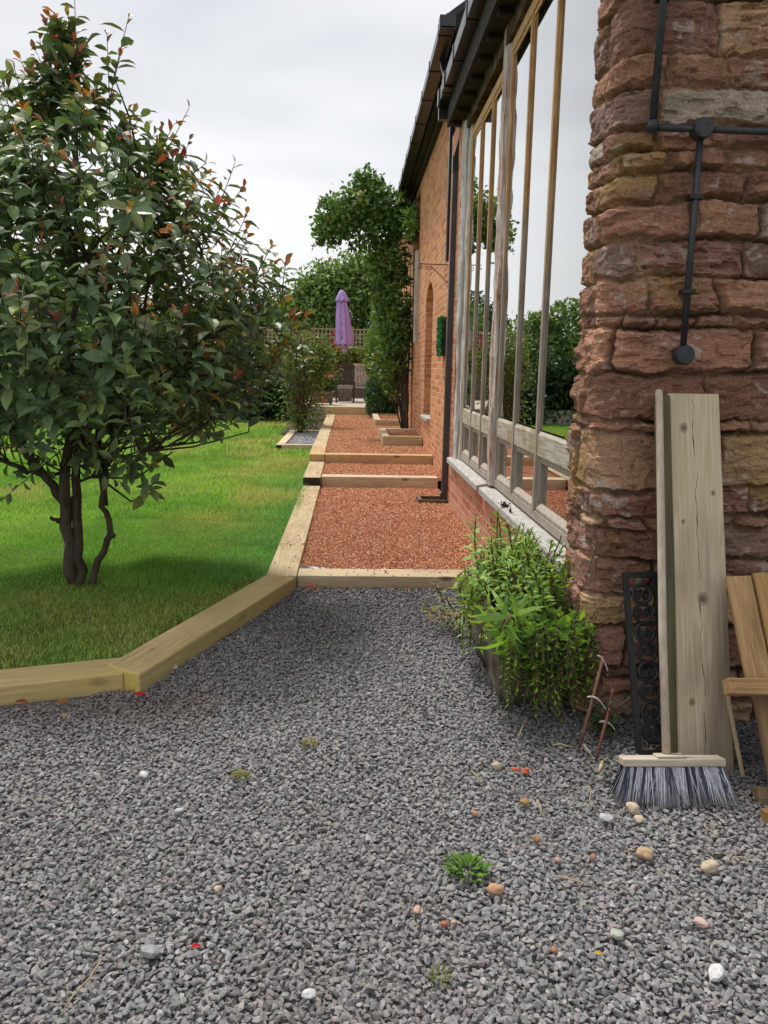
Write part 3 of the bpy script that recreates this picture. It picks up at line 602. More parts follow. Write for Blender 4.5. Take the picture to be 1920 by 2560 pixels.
# ---- sandstone corner: displaced rubble
def build_stone():
    pts=[(2.9,3.13),(1.075,3.15)]
    for i in range(1,7):
        a=math.pi*1.5-math.pi/2*i/6; pts.append((1.075+.085*math.cos(a),3.235+.085*math.sin(a)))
    pts+=[(.995,3.45)]
    for i in range(0,5):
        a=math.pi-math.pi/2*i/4; pts.append((1.045+.05*math.cos(a),3.52+.05*math.sin(a)))
    pts+=[(1.30,3.60)]
    pts=np.array(pts); seg=np.r_[0,np.cumsum(np.linalg.norm(np.diff(pts,axis=0),axis=1))]; st=.0058
    s=np.arange(0,seg[-1],st); x=np.interp(s,seg,pts[:,0]); y=np.interp(s,seg,pts[:,1])
    kk=np.ones(9)/9; xs=np.convolve(np.pad(x,4,'edge'),kk,'valid'); ys=np.convolve(np.pad(y,4,'edge'),kk,'valid')
    tx=np.gradient(xs);ty=np.gradient(ys);tl=np.hypot(tx,ty); nxn,nyn=-ty/tl,tx/tl
    z=np.arange(-.06,4.0,st); S,Z=np.meshgrid(s,z)
    r=np.random.RandomState(17)
    # irregular courses of stones
    zb=[-.1]
    while zb[-1]<4.2: zb.append(zb[-1]+r.choice([.05,.08,.11,.14,.18,.23],p=[.13,.18,.24,.21,.15,.09]))
    zb=np.array(zb)
    Sw=S+.05*fbm(S*2.5,Z*2.5,0,3,3)+.016*fbm(S*14,Z*14,0,4,3)+.010*fbm(S*38,Z*38,0,34,2); Zw=Z+.045*fbm(S*1.6,Z*1.6,0,9,3)+.014*fbm(S*8,Z*9,0,6,3)+.009*fbm(S*38,Z*38,0,36,2)
    ci=np.clip(np.searchsorted(zb,Zw)-1,0,len(zb)-2)
    d=np.minimum(Zw-zb[ci],zb[ci+1]-Zw); H=zb[ci+1]-zb[ci]; sid=np.zeros(S.shape,int); ds=np.zeros(S.shape); cnt=0
    for c in range(len(zb)-1):
        k=ci==c
        if not k.any(): continue
        h=zb[c+1]-zb[c]; b=[-r.uniform(0,.3)]
        while b[-1]<s[-1]+.3: b.append(b[-1]+h*r.uniform(.8,3.0)+.07)
        b=np.array(b); q=Sw[k]; j=np.clip(np.searchsorted(b,q)-1,0,len(b)-2); sid[k]=cnt+j; ds[k]=np.minimum(q-b[j],b[j+1]-q); cnt+=len(b)
    # some joints barely show, others gape
    jw=.008+.016*np.clip(fbm(S*2,Z*2,0,55,2)+.3,0,1)
    t1=sst(0,1,(d-jw*.5+.008*fbm(S*20,Z*20,0,56,3))/.012); t2=sst(0,1,(ds-jw*.5+.006*fbm(S*24,Z*24,0,57,3))/.014); t=t1*t2
    off=r.uniform(-.022,.016,cnt+5)[sid]; rough=(r.uniform(.45,1.6,cnt+5)**1.3)[sid]; lean=r.uniform(-.12,.12,cnt+5)[sid]; lay=r.uniform(28,70,cnt+5)[sid]; tilt=r.uniform(-.35,.35,cnt+5)[sid]
    ledge=fbm(S*9+sid*2.3,(Z+tilt*S*.2)*lay*.45,sid*.9,27,2); ledge=.35*ledge+.65*np.round(ledge*2.6)/2.6
    strata=fbm(S*10+sid*3.1,(Z+tilt*S*.25+.02*fbm(S*5,Z*5,0,71,2))*lay,sid*1.7,23,3)
    ero=fbm(S*7,Z*9,0,31,4); pit=np.clip(-vn(S*38,Z*38,1,44)-.55,0,1); gape=.35+.65*sst(-.2,.3,fbm(S*2.7,Z*2.7,0,58,2)); crack=np.exp(-(d/.007)**2)+.7*np.exp(-(ds/.006)**2)
    h=t*(.020+off+lean*(Zw-zb[ci]-H*.5)+.009*rough*strata+.032*rough*ledge+.012*ero)+(1-t)*(-.008+.022*fbm(S*3,Z*3,0,83,2)+.01*fbm(S*28,Z*28,0,81,3))+.004*fbm(S*45,Z*60,0,88,3)-.02*pit*t+.02*fbm(S*1.1,Z*1.4,0,19,2)
    h-=.034*gape*np.clip(crack,0,1)
    side=sst(1.86,1.96,S); h=h*(1-.45*side)+.006*side
    h+=.05*sst(.45,.0,Z)*(.6+.4*fbm(S*4,Z*4,0,90,2))
    h*=np.clip(1-sst(s[-1]-.14,s[-1]-.06,S),.1,1)
    X=xs[None]+nxn[None]*h; Yy=ys[None]+nyn[None]*h; V=np.stack([X,Yy,Z],-1).reshape(-1,3)
    ny,nx=S.shape; idx=np.arange(ny*nx).reshape(ny,nx); Fq=np.stack([idx[:-1,:-1],idx[:-1,1:],idx[1:,1:],idx[1:,:-1]],-1).reshape(-1,4)
    pal=np.array([(.35,.175,.115),(.43,.225,.14),(.28,.145,.105),(.50,.30,.18),(.38,.20,.145),(.27,.165,.13),(.54,.34,.19),(.43,.34,.26)])
    c=pal[r.choice(len(pal),cnt+5,p=[.24,.2,.16,.12,.12,.08,.05,.03])][sid]*r.uniform(.8,1.2,cnt+5)[sid][...,None]
    c=c*(1+.30*strata*t*np.clip(rough,.3,1.2))[...,None]*(1+.25*ero)[...,None]*np.array([1.03,1.03,1.05])
    mort=np.array([.46,.29,.19])*(1+.35*fbm(S*30,Z*30,0,61,3))[...,None]; mt=(1-t)*.8; c=c*(1-mt)[...,None]+mort*mt[...,None]; c=c*(1-.75*np.clip(crack*gape,0,1)*sst(-.2,.3,fbm(S*6,Z*6,0,59,2)))[...,None]
    och=sst(.28,.6,fbm(S*3.3,Z*4,0,66,3))[...,None]*.55; c=c*(1-och)+np.array([.42,.27,.085])*och
    lich=(sst(.30,.42,fbm(S*7,Z*9,0,67,4))*sst(-.1,.3,vn(S*46,Z*70,0,68))+sst(.62,.72,vn(S*60,Z*60,0,69))*sst(.0,.35,fbm(S*2,Z*2,0,70,2)))[...,None]*np.clip(t,0,1)[...,None]*.6
    c=c*(1-np.clip(lich,0,.8))+np.array([.60,.52,.46])*np.clip(lich,0,.8)
    return fast('stone_wall',V,Fq,MT['stone'],barn,np.clip(c,.01,1).reshape(-1,3),False)
build_stone()
mb=MB(); mb.box(1.35,2.9,3.3,3.6,-.05,4.0); mb.box(1.13,1.35,3.615,3.66,.5,3.9); mb.build('wall_core',MT['dark_wood'],barn)
# ---- windows
def window(name,label,ya,yb,mulls,zt,head):
    """frame of one tall window: ya<yb along the wall, three lights over three small casements"""
    xf,xb=1.072,1.135; zb=.575
    m_=MB(); J=.045
    m_.box(xf,xb,ya,ya+J,zb,head); m_.box(xf,xb,yb-J,yb,zb,head)
    m_.box(xf,xb,ya+J,yb-J,head-.075,head)
    m_.box(xf+.004,xb,ya+J,yb-J,zb,zb+.055)
    for y in mulls: m_.box(xf-.004,xb,y-.019,y+.019,zb+.055,head-.075)
    w_=m_.build(name,MT['frame'],barn,bevel=.004); w_['label']=label
    ed=[ya+J]+[v for y in mulls for v in (y-.019,y+.019)]+[yb-J]
    for i in range(0,len(ed),2):
        a,b=ed[i],ed[i+1]
        rb=MB(); rb.box(xf+.003,xb-.003,a+.001,b-.001,zt,zt+.115)
        vs=[(xf+.003,a+.001,zt+.117),(xf+.003,b-.001,zt+.117),(xf+.013,b-.001,zt+.14),(xf+.013,a+.001,zt+.14),(xf+.013,a+.001,zt+.117),(xf+.013,b-.001,zt+.117)]
        rb.add(vs,[(0,3,2,1),(0,1,5,4),(2,3,4,5),(0,4,3),(1,2,5)]); rb.build('transom_rail',MT['rail'],w_)
        # inner stop beads round the tall light
        sb=MB(); q=.012
        sb.box(xf+.009,xb-.004,a,a+q,zt+.15,head-.077); sb.box(xf+.009,xb-.004,b-q,b,zt+.15,head-.077); sb.box(xf+.009,xb-.004,a+q,b-q,head-.105,head-.077)
        sb.build('glazing_bead',MT['frame'],w_)
        g_=MB(); g_.box(xf+.014,xf+.020,a+q,b-q,zt+.15,head-.105); g_.build('pane',MT['glass'],w_)
        # small opening casement below
        c_=MB(); f=.036; z0,z1=zb+.058,zt-.004
        c_.box(xf+.016,xb-.002,a+.006,a+f,z0,z1); c_.box(xf+.016,xb-.002,b-f,b-.006,z0,z1); c_.box(xf+.016,xb-.002,a+f,b-f,z1-f,z1)
        vs=[(xf+.006,a+f,z0),(xf+.006,b-f,z0),(xf+.006,b-f,z0+.018),(xf+.006,a+f,z0+.018),(xf+.034,b-f,z0+.05),(xf+.034,a+f,z0+.05),(xf+.034,b-f,z0),(xf+.034,a+f,z0)]
        c_.add(vs,[(0,3,2,1),(3,5,4,2),(4,5,7,6),(0,1,6,7),(0,7,5,3),(1,2,4,6)])
        c_.build('casement',MT['frame'],w_,bevel=.003)
        g_=MB(); g_.box(xf+.036,xf+.042,a+f,b-f,z0+.05,z1-f); g_.build('pane',MT['glass'],w_)
    return w_
wr=window('window','nearer tall window with orange-brown mullions',3.62,5.945,[4.61,5.285],.955,3.66)
wl=window('window','farther tall window with grey mullions',6.19,7.80,[6.66,7.22],.935,3.60)
def sill(w_,ya,yb):
    m_=MB(); vs=[(.985,ya,.492),(1.16,ya,.505),(1.16,ya,.574),(.985,ya,.545)]; vs+=[(x,yb,z) for x,_,z in vs]
    m_.add(vs,[(0,1,2,3),(7,6,5,4),(0,3,7,4),(1,0,4,5),(2,1,5,6),(3,2,6,7)]); return m_.build('sill',MT['sill'],w_,bevel=.008)
sill(wr,3.58,6.08); sill(wl,6.2,8.2)
# rough posts
def rough_post(name,ya,yb,x0,x1,z0,z1,mat,seed):
    n=60; V=[];F=[]; prof=[(x0+.02,ya),(x0,ya+.02),(x0-.004,(ya+yb)/2),(x0,yb-.02),(x0+.02,yb),(x1,yb),(x1,ya)]; k=len(prof); P=np.array(prof)
    for i in range(n+1):
        z=z0+(z1-z0)*i/n
        for j,(x,y) in enumerate(prof): 
            w_=.011*vn(np.array([j*1.7]),np.array([z*3.]),np.array([seed]),5)[0]+.008*vn(np.array([j*2.9]),np.array([z*11.]),np.array([seed]),6)[0]
            V.append((x+w_*(j<5),y+w_*.8*(j in(0,1,3,4)),z))
    F=[(i*k+j,i*k+(j+1)%k,(i+1)*k+(j+1)%k,(i+1)*k+j) for i in range(n) for j in range(k)]
    return fast(name,V,F,mat,barn)
rough_post('timber_post',5.955,6.185,1.050,1.16,.575,3.78,MT['post'],1)
rough_post('timber_post',7.96,8.138,1.035,1.16,.555,3.74,MT['grey_wood'],2)
rough_post('timber_post',7.805,7.955,1.068,1.16,.56,3.70,MT['grey_wood'],3)
# eaves over the windows
mb=MB(); mb.box(1.045,1.3,3.5,8.138,3.665,3.80,0); mb.build('wall_plate',MT['plate'],barn)
mb=MB()
mb.box(.93,1.30,3.1,8.42,3.802,3.86); mb.box(.905,.93,3.1,8.42,3.79,4.1)
for k in range(13): mb.box(.94,1.06,3.3+k*.41,3.37+k*.41,3.76,3.8)
mb.build('soffit',MT['dark_wood'],barn)
mb=MB(); vs=[(.87,3.0,4.14),(4.2,3.0,6.5),(4.2,8.44,6.5),(.87,8.44,4.14)]; vs+=[(x,y,z-.06) for x,y,z in vs]
mb.add(vs,[(0,3,2,1),(4,5,6,7),(0,1,5,4),(1,2,6,5),(2,3,7,6),(3,0,4,7)]); mb.build('roof',MT['tiles'],barn)
mb=MB(); vs=[(.88,8.35,4.80),(4.2,8.35,7.2),(4.2,24.5,7.2),(.88,24.5,4.80)]; vs+=[(x,y,z-.07) for x,y,z in vs]
mb.add(vs,[(0,3,2,1),(4,5,6,7),(0,1,5,4),(1,2,6,5),(2,3,7,6),(3,0,4,7)])
for k in range(52): mb.box(.862,.93,8.36+k*.31,8.655+k*.31,4.765+(k%3)*.006,4.80+(k%2)*.012)
mb.build('roof',MT['slate'],barn)
mb=MB(); mb.box(.97,1.12,8.45,24.5,4.60,4.72); mb.box(1.06,1.118,8.99,24.5,4.53,4.60); mb.build('eaves_board',MT['dark_wood'],barn)
mb=MB(); mb.box(XW2-.02,XW2+.3,8.40,8.98,3.86,4.75); mb.build('gable_step',MT['dark_wood'],barn)
mb=MB(); mb.box(1.06,4.2,8.44,8.47,3.9,4.75); mb.build('gable_step',MT['dark_wood'],barn)
def gutter(x0,x1,y0,y1,z0,z1,step,endbox):
    m_=MB(); t=.006
    m_.box(x0,x0+t,y0,y1,z0,z1); m_.box(x0+t,x1,y0,y1,z0,z0+t); m_.box(x1-t,x1,y0,y1,z0+t,z1); m_.box(x0+t,x1-t,y0,y0+t,z0+t,z1)
    m_.box(x0+t,x1-t,y1-t,y1,z0+t,z1)
    g=m_.build('gutter',MT['gutter'],barn)
    y=y0+.25
    while y<y1-.1:
        m_=MB(); m_.box(x0-.007,x1+.004,y-.02,y+.02,z0-.007,z0+.002); m_.box(x0-.007,x0-.001,y-.02,y+.02,z0+.0021,z1+.008); y+=step; m_.build('gutter_bracket',MT['gutter'],g)
    for yy in endbox: m_=MB(); m_.box(x0-.012,x1+.006,yy-.06,yy+.06,z0-.015,z1+.01); m_.build('gutter_joint',MT['gutter'],g)
    return g
gutter(.815,.904,3.0,8.46,3.985,4.10,.8,(7.9,8.36))
gutter(.80,.935,8.2,24,4.625,4.72,.95,(8.28,))
mb=MB(); mb.box(.82,1.125,8.40,8.462,3.86,3.983); mb.build('gutter_outlet',MT['gutter'],barn)
# downpipes
def pipe(path,w,mat,name='downpipe'):
    m_=MB()
    for p,q in zip(path[:-1],path[1:]): m_.beam(p,q,w,w,up=(0,1,0))
    return m_.build(name,mat,barn,bevel=.006)
dp=pipe([(.998,8.43,.06),(1.012,8.43,3.42)],.066,MT['pipe'])
mb=MB()
mb.box(.972,1.052,8.39,8.47,3.38,3.52)
mb.beam((1.012,8.43,3.5),(1.068,8.43,3.72),.068,.068,up=(0,1,0)); mb.beam((1.068,8.43,3.70),(1.075,8.43,3.95),.068,.068,up=(0,1,0)); mb.build('pipe_bend',MT['gutter'],dp)
mb=MB(); mb.box(.955,1.035,8.40,8.47,.045,.13); mb.build('pipe_shoe',MT['gutter'],dp)
dp2=pipe([(1.035,9.06,2.6),(1.035,9.06,4.2),(.90,9.06,4.63)],.06,MT['gutter'])
# gas pipe / cable conduit on the stone face
mb=MB(); yq=3.085
mb.tube([(1.104,yq,4.0),(1.094,yq,2.9),(1.086,yq,2.335)],.0135,10)
mb.tube([(1.08,yq,2.318),(2.9,yq-.01,2.306)],.0125,10)
mb.tube([(1.266,yq,2.31),(1.267,yq,1.54)],.0125,10)
mb.lathe([(.0,-.02),(.021,-.018),(.021,.018),(0,.02)],(1.086,yq,2.322),12)
cd=mb.build('conduit',MT['conduit'],barn,True)
for (cx,cz,ver) in ((1.101,3.55,1),(1.092,2.75,1),(1.55,2.311,0),(1.95,2.31,0),(1.267,2.08,1),(1.268,1.74,1)):
    m_=MB()
    if ver: m_.box(cx-.026,cx+.026,yq-.0152,yq+.03,cz-.009,cz+.009)
    else: m_.box(cx-.009,cx+.009,yq-.0152,yq+.03,cz-.026,cz+.026)
    m_.build('pipe_clip',MT['iron'],cd,bevel=.003)
def jbox(c,r_):
    m_=MB(); n=20
    pr=[(0,-.034),(r_*.9,-.034),(r_,-.028),(r_,.02),(0,.02)]
    m_.lathe([(a,b) for a,b in pr],(0,0,0),n); vs=[(c[0]+x,c[1]+z,c[2]+y) for x,y,z in m_.v]; m_.v=vs
    for a in (.8,3.9): m_.obox((c[0]+.6*r_*math.cos(a),c[1]-.036,c[2]+.6*r_*math.sin(a)),(.008,.004,.008),Matrix.Identity(3))
    return m_.build('junction_box',MT['conduit'],cd)
jbox((1.266,yq,2.315),.036); jbox((1.268,yq,1.505),.036)
# wrought iron hanging bracket
mb=MB()
mb.tube([(1.118,9.3,2.595),(.735,9.3,2.60)],.006,6); mb.tube([(1.11,9.3,2.62),(1.11,9.3,2.33)],.007,6); mb.tube([(1.11,9.3,2.36),(.86,9.3,2.585)],.005,6)
def scroll(cx,cz,r0,turn,s=1):
    return [(cx+s*r0*(1-t*.75)*math.cos(turn*t*2*math.pi),9.3,cz+r0*(1-t*.75)*math.sin(turn*t*2*math.pi)) for t in [i/20 for i in range(21)]]
mb.tube(scroll(1.07,2.385,.035,1.3),.004,5); mb.tube(scroll(.84,2.56,.03,-1.3),.004,5); mb.tube(scroll(.755,2.57,.028,-1.2,-1),.004,5)
mb.build('hanging_bracket',MT['rust'],barn)
mb=MB(); mb.tube([(1.115,9.85,1.62),(1.06,9.85,1.60),(1.04,9.85,1.605),(1.035,9.85,1.64)],.005,6); mb.build('wall_hook',MT['iron'],barn)
# dark room behind the glass
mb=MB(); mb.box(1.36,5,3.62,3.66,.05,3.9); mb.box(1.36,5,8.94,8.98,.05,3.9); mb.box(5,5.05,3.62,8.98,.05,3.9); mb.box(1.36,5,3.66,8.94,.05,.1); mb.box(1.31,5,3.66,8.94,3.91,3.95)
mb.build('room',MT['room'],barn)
# things hung on or standing by the wall
P=[];n=1700; u=rs.rand(n,2); P=np.stack([1.085-.03*rs.rand(n),9.62+.47*u[:,0],1.60+.45*u[:,1]],-1); d=np.tile([-1.,0,.2],(n,1))+rdir(n)*.8
gp=thing('green_wall_panel','square panel of artificial green leaves hung on the brick beside the downpipe','wall panel',(1.09,9.85,1.6))
leaves('foliage',P,d,rdir(n),.035,.02,pick([(.02,.16,.06),(.03,.24,.09),(.015,.1,.04)],n),MT['leaf'],gp)
mb=MB(); mb.box(1.086,1.112,9.62,10.09,1.6,2.05); mb.build('backing',MT['iron'],gp)
g_=thing('drain_gully','timber-edged open drain gully under the grey downpipe','drain',(.88,8.44,.05))
mb=MB(); mb.box(.715,.75,8.29,8.60,.0,.085); mb.box(.75,1.03,8.29,8.32,0,.08); mb.box(.75,1.03,8.57,8.6,0,.08); mb.build('surround',MT['dark_plank'],g_)
mb=MB(); mb.box(.75,1.03,8.32,8.57,.0,.03); mb.build('drain_pit',MT['tar'],g_)
for k in range(5): pass
# folded membrane showing at the corner of the lowest bed
n=14; V=[];F=[]
for i in range(n+1):
    for j in range(7):
        u=i/n; v=j/6; x=-.345+.30*u; y=5.33+.14*v*(1-u)**.7; V.append((x,y,.05+.035*(v*(1-u)*1.0)-.02*u+.012*math.sin(7*u+4*v)))
F=[(i*7+j,(i+1)*7+j,(i+1)*7+j+1,i*7+j+1) for i in range(n) for j in range(6)]
tag(fast('membrane',V,F,MT['membrane'],smooth=True),'shiny grey weed membrane showing at the corner of the nearest red chippings','membrane')
sp_=thing('dried_sprig','dark dried flower head with a thin stalk lying on the nearer window sill','sprig',(1.02,5.15,.556))
n=60; P=np.array([1.015,5.17,.565])+rs.normal(0,.012,(n,3))*[1,1.6,.7]; leaves('flower_head',P,rdir(n),rdir(n),.022,.012,pick([(.02,.012,.015),(.05,.02,.03)],n),MT['petal'],sp_)
mb=MB(); mb.tube([(1.01,5.2,.56),(1.0,5.27,.556),(.995,5.33,.555)],.0018,5); mb.build('stalk',MT['iron'],sp_)
mb=MB(); mb.tube([(1.01,4.95,.552),(1.012,4.87,.565)],.002,5); mb.lathe([(0,0),(.007,.004),(.009,.015),(.004,.03),(0,.034)],(1.008,4.94,.55),7); mb.build('seed_head',MT['iron'],sp_)
# ================================================================== PHOTINIA (red-tipped shrub tree on the lawn)
root=thing('photinia_tree','big multi-stemmed evergreen shrub with red-tipped glossy leaves on the lawn','tree',(-1.72,5.0,.05))
rz=np.array([.80,.95,1.1,1.3,1.5,1.7,1.9,2.1,2.3,2.5,2.75,2.95,3.15,3.35,3.6]); rr=np.array([.60,.88,1.02,1.16,1.28,1.36,1.40,1.29,1.14,.98,.74,.46,.22,.09,.04])
CX=-1.72;CYT=5.12
nS=1270; zz=rs.uniform(.80,3.40,nS*4); wgt=np.interp(zz,rz,rr)**1.6+.10; zz=zz[rs.rand(nS*4)<wgt/wgt.max()][:nS]; nS=len(zz)
th=rs.uniform(0,2*math.pi,nS); rad=np.interp(zz,rz,rr)*(1+.13*vn(np.cos(th)*2.2,np.sin(th)*2.2,zz*2.2,14))*np.sqrt(rs.uniform(.16,1.05,nS))
low=np.clip((1.35-zz)/.5,0,1)
lump=vn(np.cos(th)*rad*2.6+9,np.sin(th)*rad*2.6,zz*2.6,77); okk=(lump>-.42)&~((rad<.72)&(zz<1.6))&~((rad<.45)&(zz<1.9))&~((rad<.9)&(zz<1.1)); zz=zz[okk];th=th[okk];rad=rad[okk];low=np.clip((1.35-zz)/.5,0,1);nS=len(zz)
tips=np.stack([CX+rad*np.cos(th),CYT+rad*np.sin(th)*.95,zz],-1)
sdir=np.stack([np.cos(th)*(.55+.5*low),np.sin(th)*(.55+.5*low),rs.uniform(.45,1.1,nS)-1.15*low],-1)+rs.normal(0,.25,(nS,3)); sdir=norm(sdir)
ex=[((-1.63,5.15,3.54),(.02,0,1)),((-1.66,5.1,3.42),(-.1,0,1)),((-1.30,5.05,3.38),(.3,0,1)),((-1.36,5.1,3.22),(.3,0,1)),((-1.44,5.1,3.3),(0,0,1)),((-1.85,5.1,3.2),(-.4,0,.9)),((-2.12,5.1,3.1),(-.3,0,1)),((-.98,5.1,2.92),(.5,0,.9)),((-1.05,5.0,2.80),(.5,0,.9)),((-.66,5.05,2.48),(.6,0,.8)),((-.70,5.0,2.6),(.4,0,1)),((-.42,5.05,2.03),(.9,0,.5)),((-.36,5.1,1.90),(1,0,.35)),((-.5,5.0,1.75),(1,0,.2)),((-.48,5,1.56),(1,0,-.2)),((-.62,4.9,1.30),(.8,0,-.5)),((-.86,4.9,1.14),(.7,0,-.4)),((-1.1,4.85,.98),(.7,-.1,-.4)),((-1.33,4.9,.8),(.4,0,-.7)),((-2.1,4.9,.62),(-.6,0,-.5))]
ex+=[((rs.uniform(-1.6,-1.2),rs.uniform(4.75,5.1),rs.uniform(.72,1.18)),(rs.uniform(-.2,.8),rs.uniform(-.4,.2),rs.uniform(-.7,.2))) for _ in range(24)]+[((rs.uniform(-2.6,-1.75),rs.uniform(4.8,5.2),rs.uniform(.70,1.2)),(rs.uniform(-.8,.2),-.2,rs.uniform(-.6,.1))) for _ in range(22)]
tips=np.concatenate([tips,[e[0] for e in ex]]); sdir=np.concatenate([sdir,norm(np.array([e[1] for e in ex],float))]); nS=len(tips)
slen=rs.uniform(.2,.36,nS); slen[-len(ex):]=rs.uniform(.32,.5,len(ex))
P=[];D=[];N=[];L=[];C=[]
GREEN=np.array([(.175,.265,.12),(.21,.31,.125),(.26,.36,.14),(.12,.195,.095),(.34,.42,.12)]); GW=[.3,.3,.16,.18,.06]
RED=np.array([(.55,.12,.055),(.62,.24,.06),(.42,.09,.06),(.52,.31,.07),(.34,.15,.10)])
for i in range(nS):
    t=sdir[i]; a=np.cross(t,[0,0,1.]) if abs(t[2])<.95 else np.array([1.,0,0]); a=a/np.linalg.norm(a); b=np.cross(t,a)
    m_=rs.randint(8,12); ang=rs.uniform(0,6.28); redp=.85*np.clip((tips[i,2]-1.0)/1.0,.12,1); red=rs.rand()<redp and (np.hypot(tips[i,0]-CX,tips[i,1]-CYT)>.62*np.interp(tips[i,2],rz,rr) or tips[i,2]>2.8); rc=RED[rs.randint(len(RED))]
    for k in range(m_):
        u=.12+.88*k/(m_-1); ang+=2.4+rs.normal(0,.2); o=math.cos(ang)*a+math.sin(ang)*b; term=u>.85
        d=o*(.55 if term else .95)+t*(.9 if term else .38)+np.array([0,0,-.12])
        P.append(tips[i]-t*slen[i]*(1-u)); D.append(d); N.append(t*.8+np.array([0,0,.55])+rs.normal(0,.25,3)-o*.3)
        L.append(rs.uniform(.070,.142)*((.55 if red else .75) if term else 1)); 
        g=GREEN[rs.choice(5,p=GW)]*rs.uniform(.75,1.25)
        if red and term: c=rc*rs.uniform(.75,1.2)
        elif red and u>.7: c=g*.75+rc*.25*rs.uniform(.3,.9)
        elif rs.rand()<.012: c=np.array([.40,.22,.04])
        else: c=g
        C.append(c)
L=np.array(L); leaves('crown',P,D,N,L,L*rs.uniform(.42,.54,len(L)),np.array(C),MT['photinia'],root,T_BIG,1.1)
# trunk, limbs and twigs: one woody part
mb=MB(); SKL=[]
def rtube(pts,r0,r1,n=8,wig=0.01):
    pts=[Vector(p) for p in pts]; out=[]
    for i in range(len(pts)-1):
        for k in range(4): out.append(pts[i].lerp(pts[i+1],k/4)+Vector(rs.normal(0,wig,3))*(0 if (i==0 and k==0) else 1))
    out.append(pts[-1]); SKL.extend([tuple(q) for q in out]); K=len(out); mb.tube(out,[r0+(r1-r0)*i/(K-1) for i in range(K)],n)
    return out
rtube([(-1.745,5.0,-.03),(-1.76,5.0,.2),(-1.79,5.0,.62),(-1.74,5.02,1.0),(-1.72,5.06,1.4),(-1.66,5.1,2.2),(-1.63,5.12,3.4)],.049,.007)
rtube([(-1.70,5.02,-.03),(-1.715,5.0,.3),(-1.735,5.03,.7),(-1.64,5.1,1.3),(-1.5,5.2,1.9),(-1.3,5.2,2.6)],.040,.010)
rtube([(-1.79,5.0,.58),(-1.92,4.97,.78),(-2.05,4.95,1.0),(-2.25,5.0,1.5),(-2.4,5.1,2.1)],.030,.009)
rtube([(-1.9,4.97,.75),(-2.05,4.9,.82),(-2.3,4.85,.86),(-2.6,4.85,.95)],.018,.006)
rtube([(-1.66,5.0,-.03),(-1.62,5.0,.12),(-1.52,5.0,.40),(-1.54,5.0,.62),(-1.48,5.0,.95),(-1.42,5.02,1.3),(-1.25,5.1,1.9),(-.95,5.1,2.4)],.026,.007)
rtube([(-1.545,5.03,.55),(-1.57,5.06,.9),(-1.6,5.2,1.5),(-1.7,5.4,2.1)],.022,.008)
rtube([(-1.49,5.0,.93),(-1.36,5.0,1.15),(-1.1,5.0,1.45),(-.7,5.05,1.75)],.022,.006)
rtube([(-1.76,5.02,.55),(-1.66,4.95,.72),(-1.45,4.9,.86),(-1.1,4.86,.95)],.012,.004,6)
rtube([(-1.83,5.0,.45),(-1.87,4.98,.48)],.016,.012,6); rtube([(-1.51,5.0,.36),(-1.48,4.98,.37)],.016,.012,6)
SK=np.array(SKL); SK=SK[SK[:,2]>.7]
for i in range(nS):
    e=tips[i]-sdir[i]*slen[i]
    mb.tube([tuple(e),tuple(tips[i])],[.0035,.0018],4,cap=False)
    if i%5==0 or i>=nS-len(ex):
        cand=SK[SK[:,2]<e[2]-.08] if (SK[:,2]<e[2]-.08).any() else SK
        dq=np.linalg.norm(cand-e,axis=1)+rs.uniform(0,.35,len(cand)); q=cand[np.argmin(dq)]
        mdl=q*.5+e*.5+np.array([0,0,-.03])+rs.normal(0,.025,3); mb.tube([tuple(q),tuple(q*.7+mdl*.3),tuple(mdl),tuple(e)],[.0085,.0075,.006,.0035],5,cap=False)
mb.build('trunk',MT['bark'],root,True)
# ================================================================== CLIMBING ROSE on the barn wall
bl=[(-.25,15.2,4.15,.42,.5,.38),(.15,15.3,4.35,.5,.55,.36),(.55,15.3,4.3,.5,.5,.4),(-.45,15.2,3.85,.28,.4,.25),(.9,15.5,4.2,.25,.4,.35),(.35,15.2,3.85,.5,.5,.35),(.62,15.3,3.35,.38,.5,.5),(.75,15.3,2.75,.36,.5,.5),(.78,15.3,2.15,.36,.5,.5),(.72,15.3,1.6,.36,.5,.42),(.80,15.4,1.2,.2,.3,.3),(1.0,14.6,3.9,.12,.5,.25),(.2,15.3,4.72,.22,.3,.22)]
P0=np.array([1.0,15.1,.27])
st=fan(P0,[(.75,15.2,2.0),(.85,15.3,2.6),(.6,15.3,3.2),(.95,15.3,3.6),(.1,15.3,4.3),(-.3,15.2,4.1),(.6,15.3,4.4),(1.02,15.0,3.4),(.8,15.1,1.5),(.5,15.2,2.6),(.7,15.0,3.0),(.9,15.0,2.0),(.85,15.0,1.1),(.72,15.1,1.3),(.95,14.9,1.5),(.80,14.9,.9),(1.02,14.9,1.2),(.65,15.1,2.2),(.92,15.0,2.6),(.65,15.2,1.9),(1.05,15.2,2.8),(.55,15.1,1.3)],.02,.006,wig=.12,nseg=8)
st+=fan((.24,15.3,4.6),[(.22,15.2,5.05),(.02,15.2,4.95),(.5,15.2,4.85),(-.6,15.2,4.35),(-.72,15.1,3.6)],.006,.003,wig=.05)
st+=fan((1.03,15.0,.27),[(1.05,15.2,2.4),(1.0,15.3,1.9)],.034,.02,wig=.1)
bush('climbing_rose','tall climbing rose with bare woody stems arching from the brick wall','climbing plant',bl,10500,.10,[(.11,.21,.05),(.15,.28,.06),(.075,.15,.045),(.24,.38,.09),(.2,.18,.06)],(1.0,15.1,.27),st,w=[.3,.27,.16,.2,.07],hole=.5,hs=4.2,loose=.08,shell=2.6,stemname='stems',crown='foliage',aspect=.62)
ro=bpy.data.objects['climbing_rose']
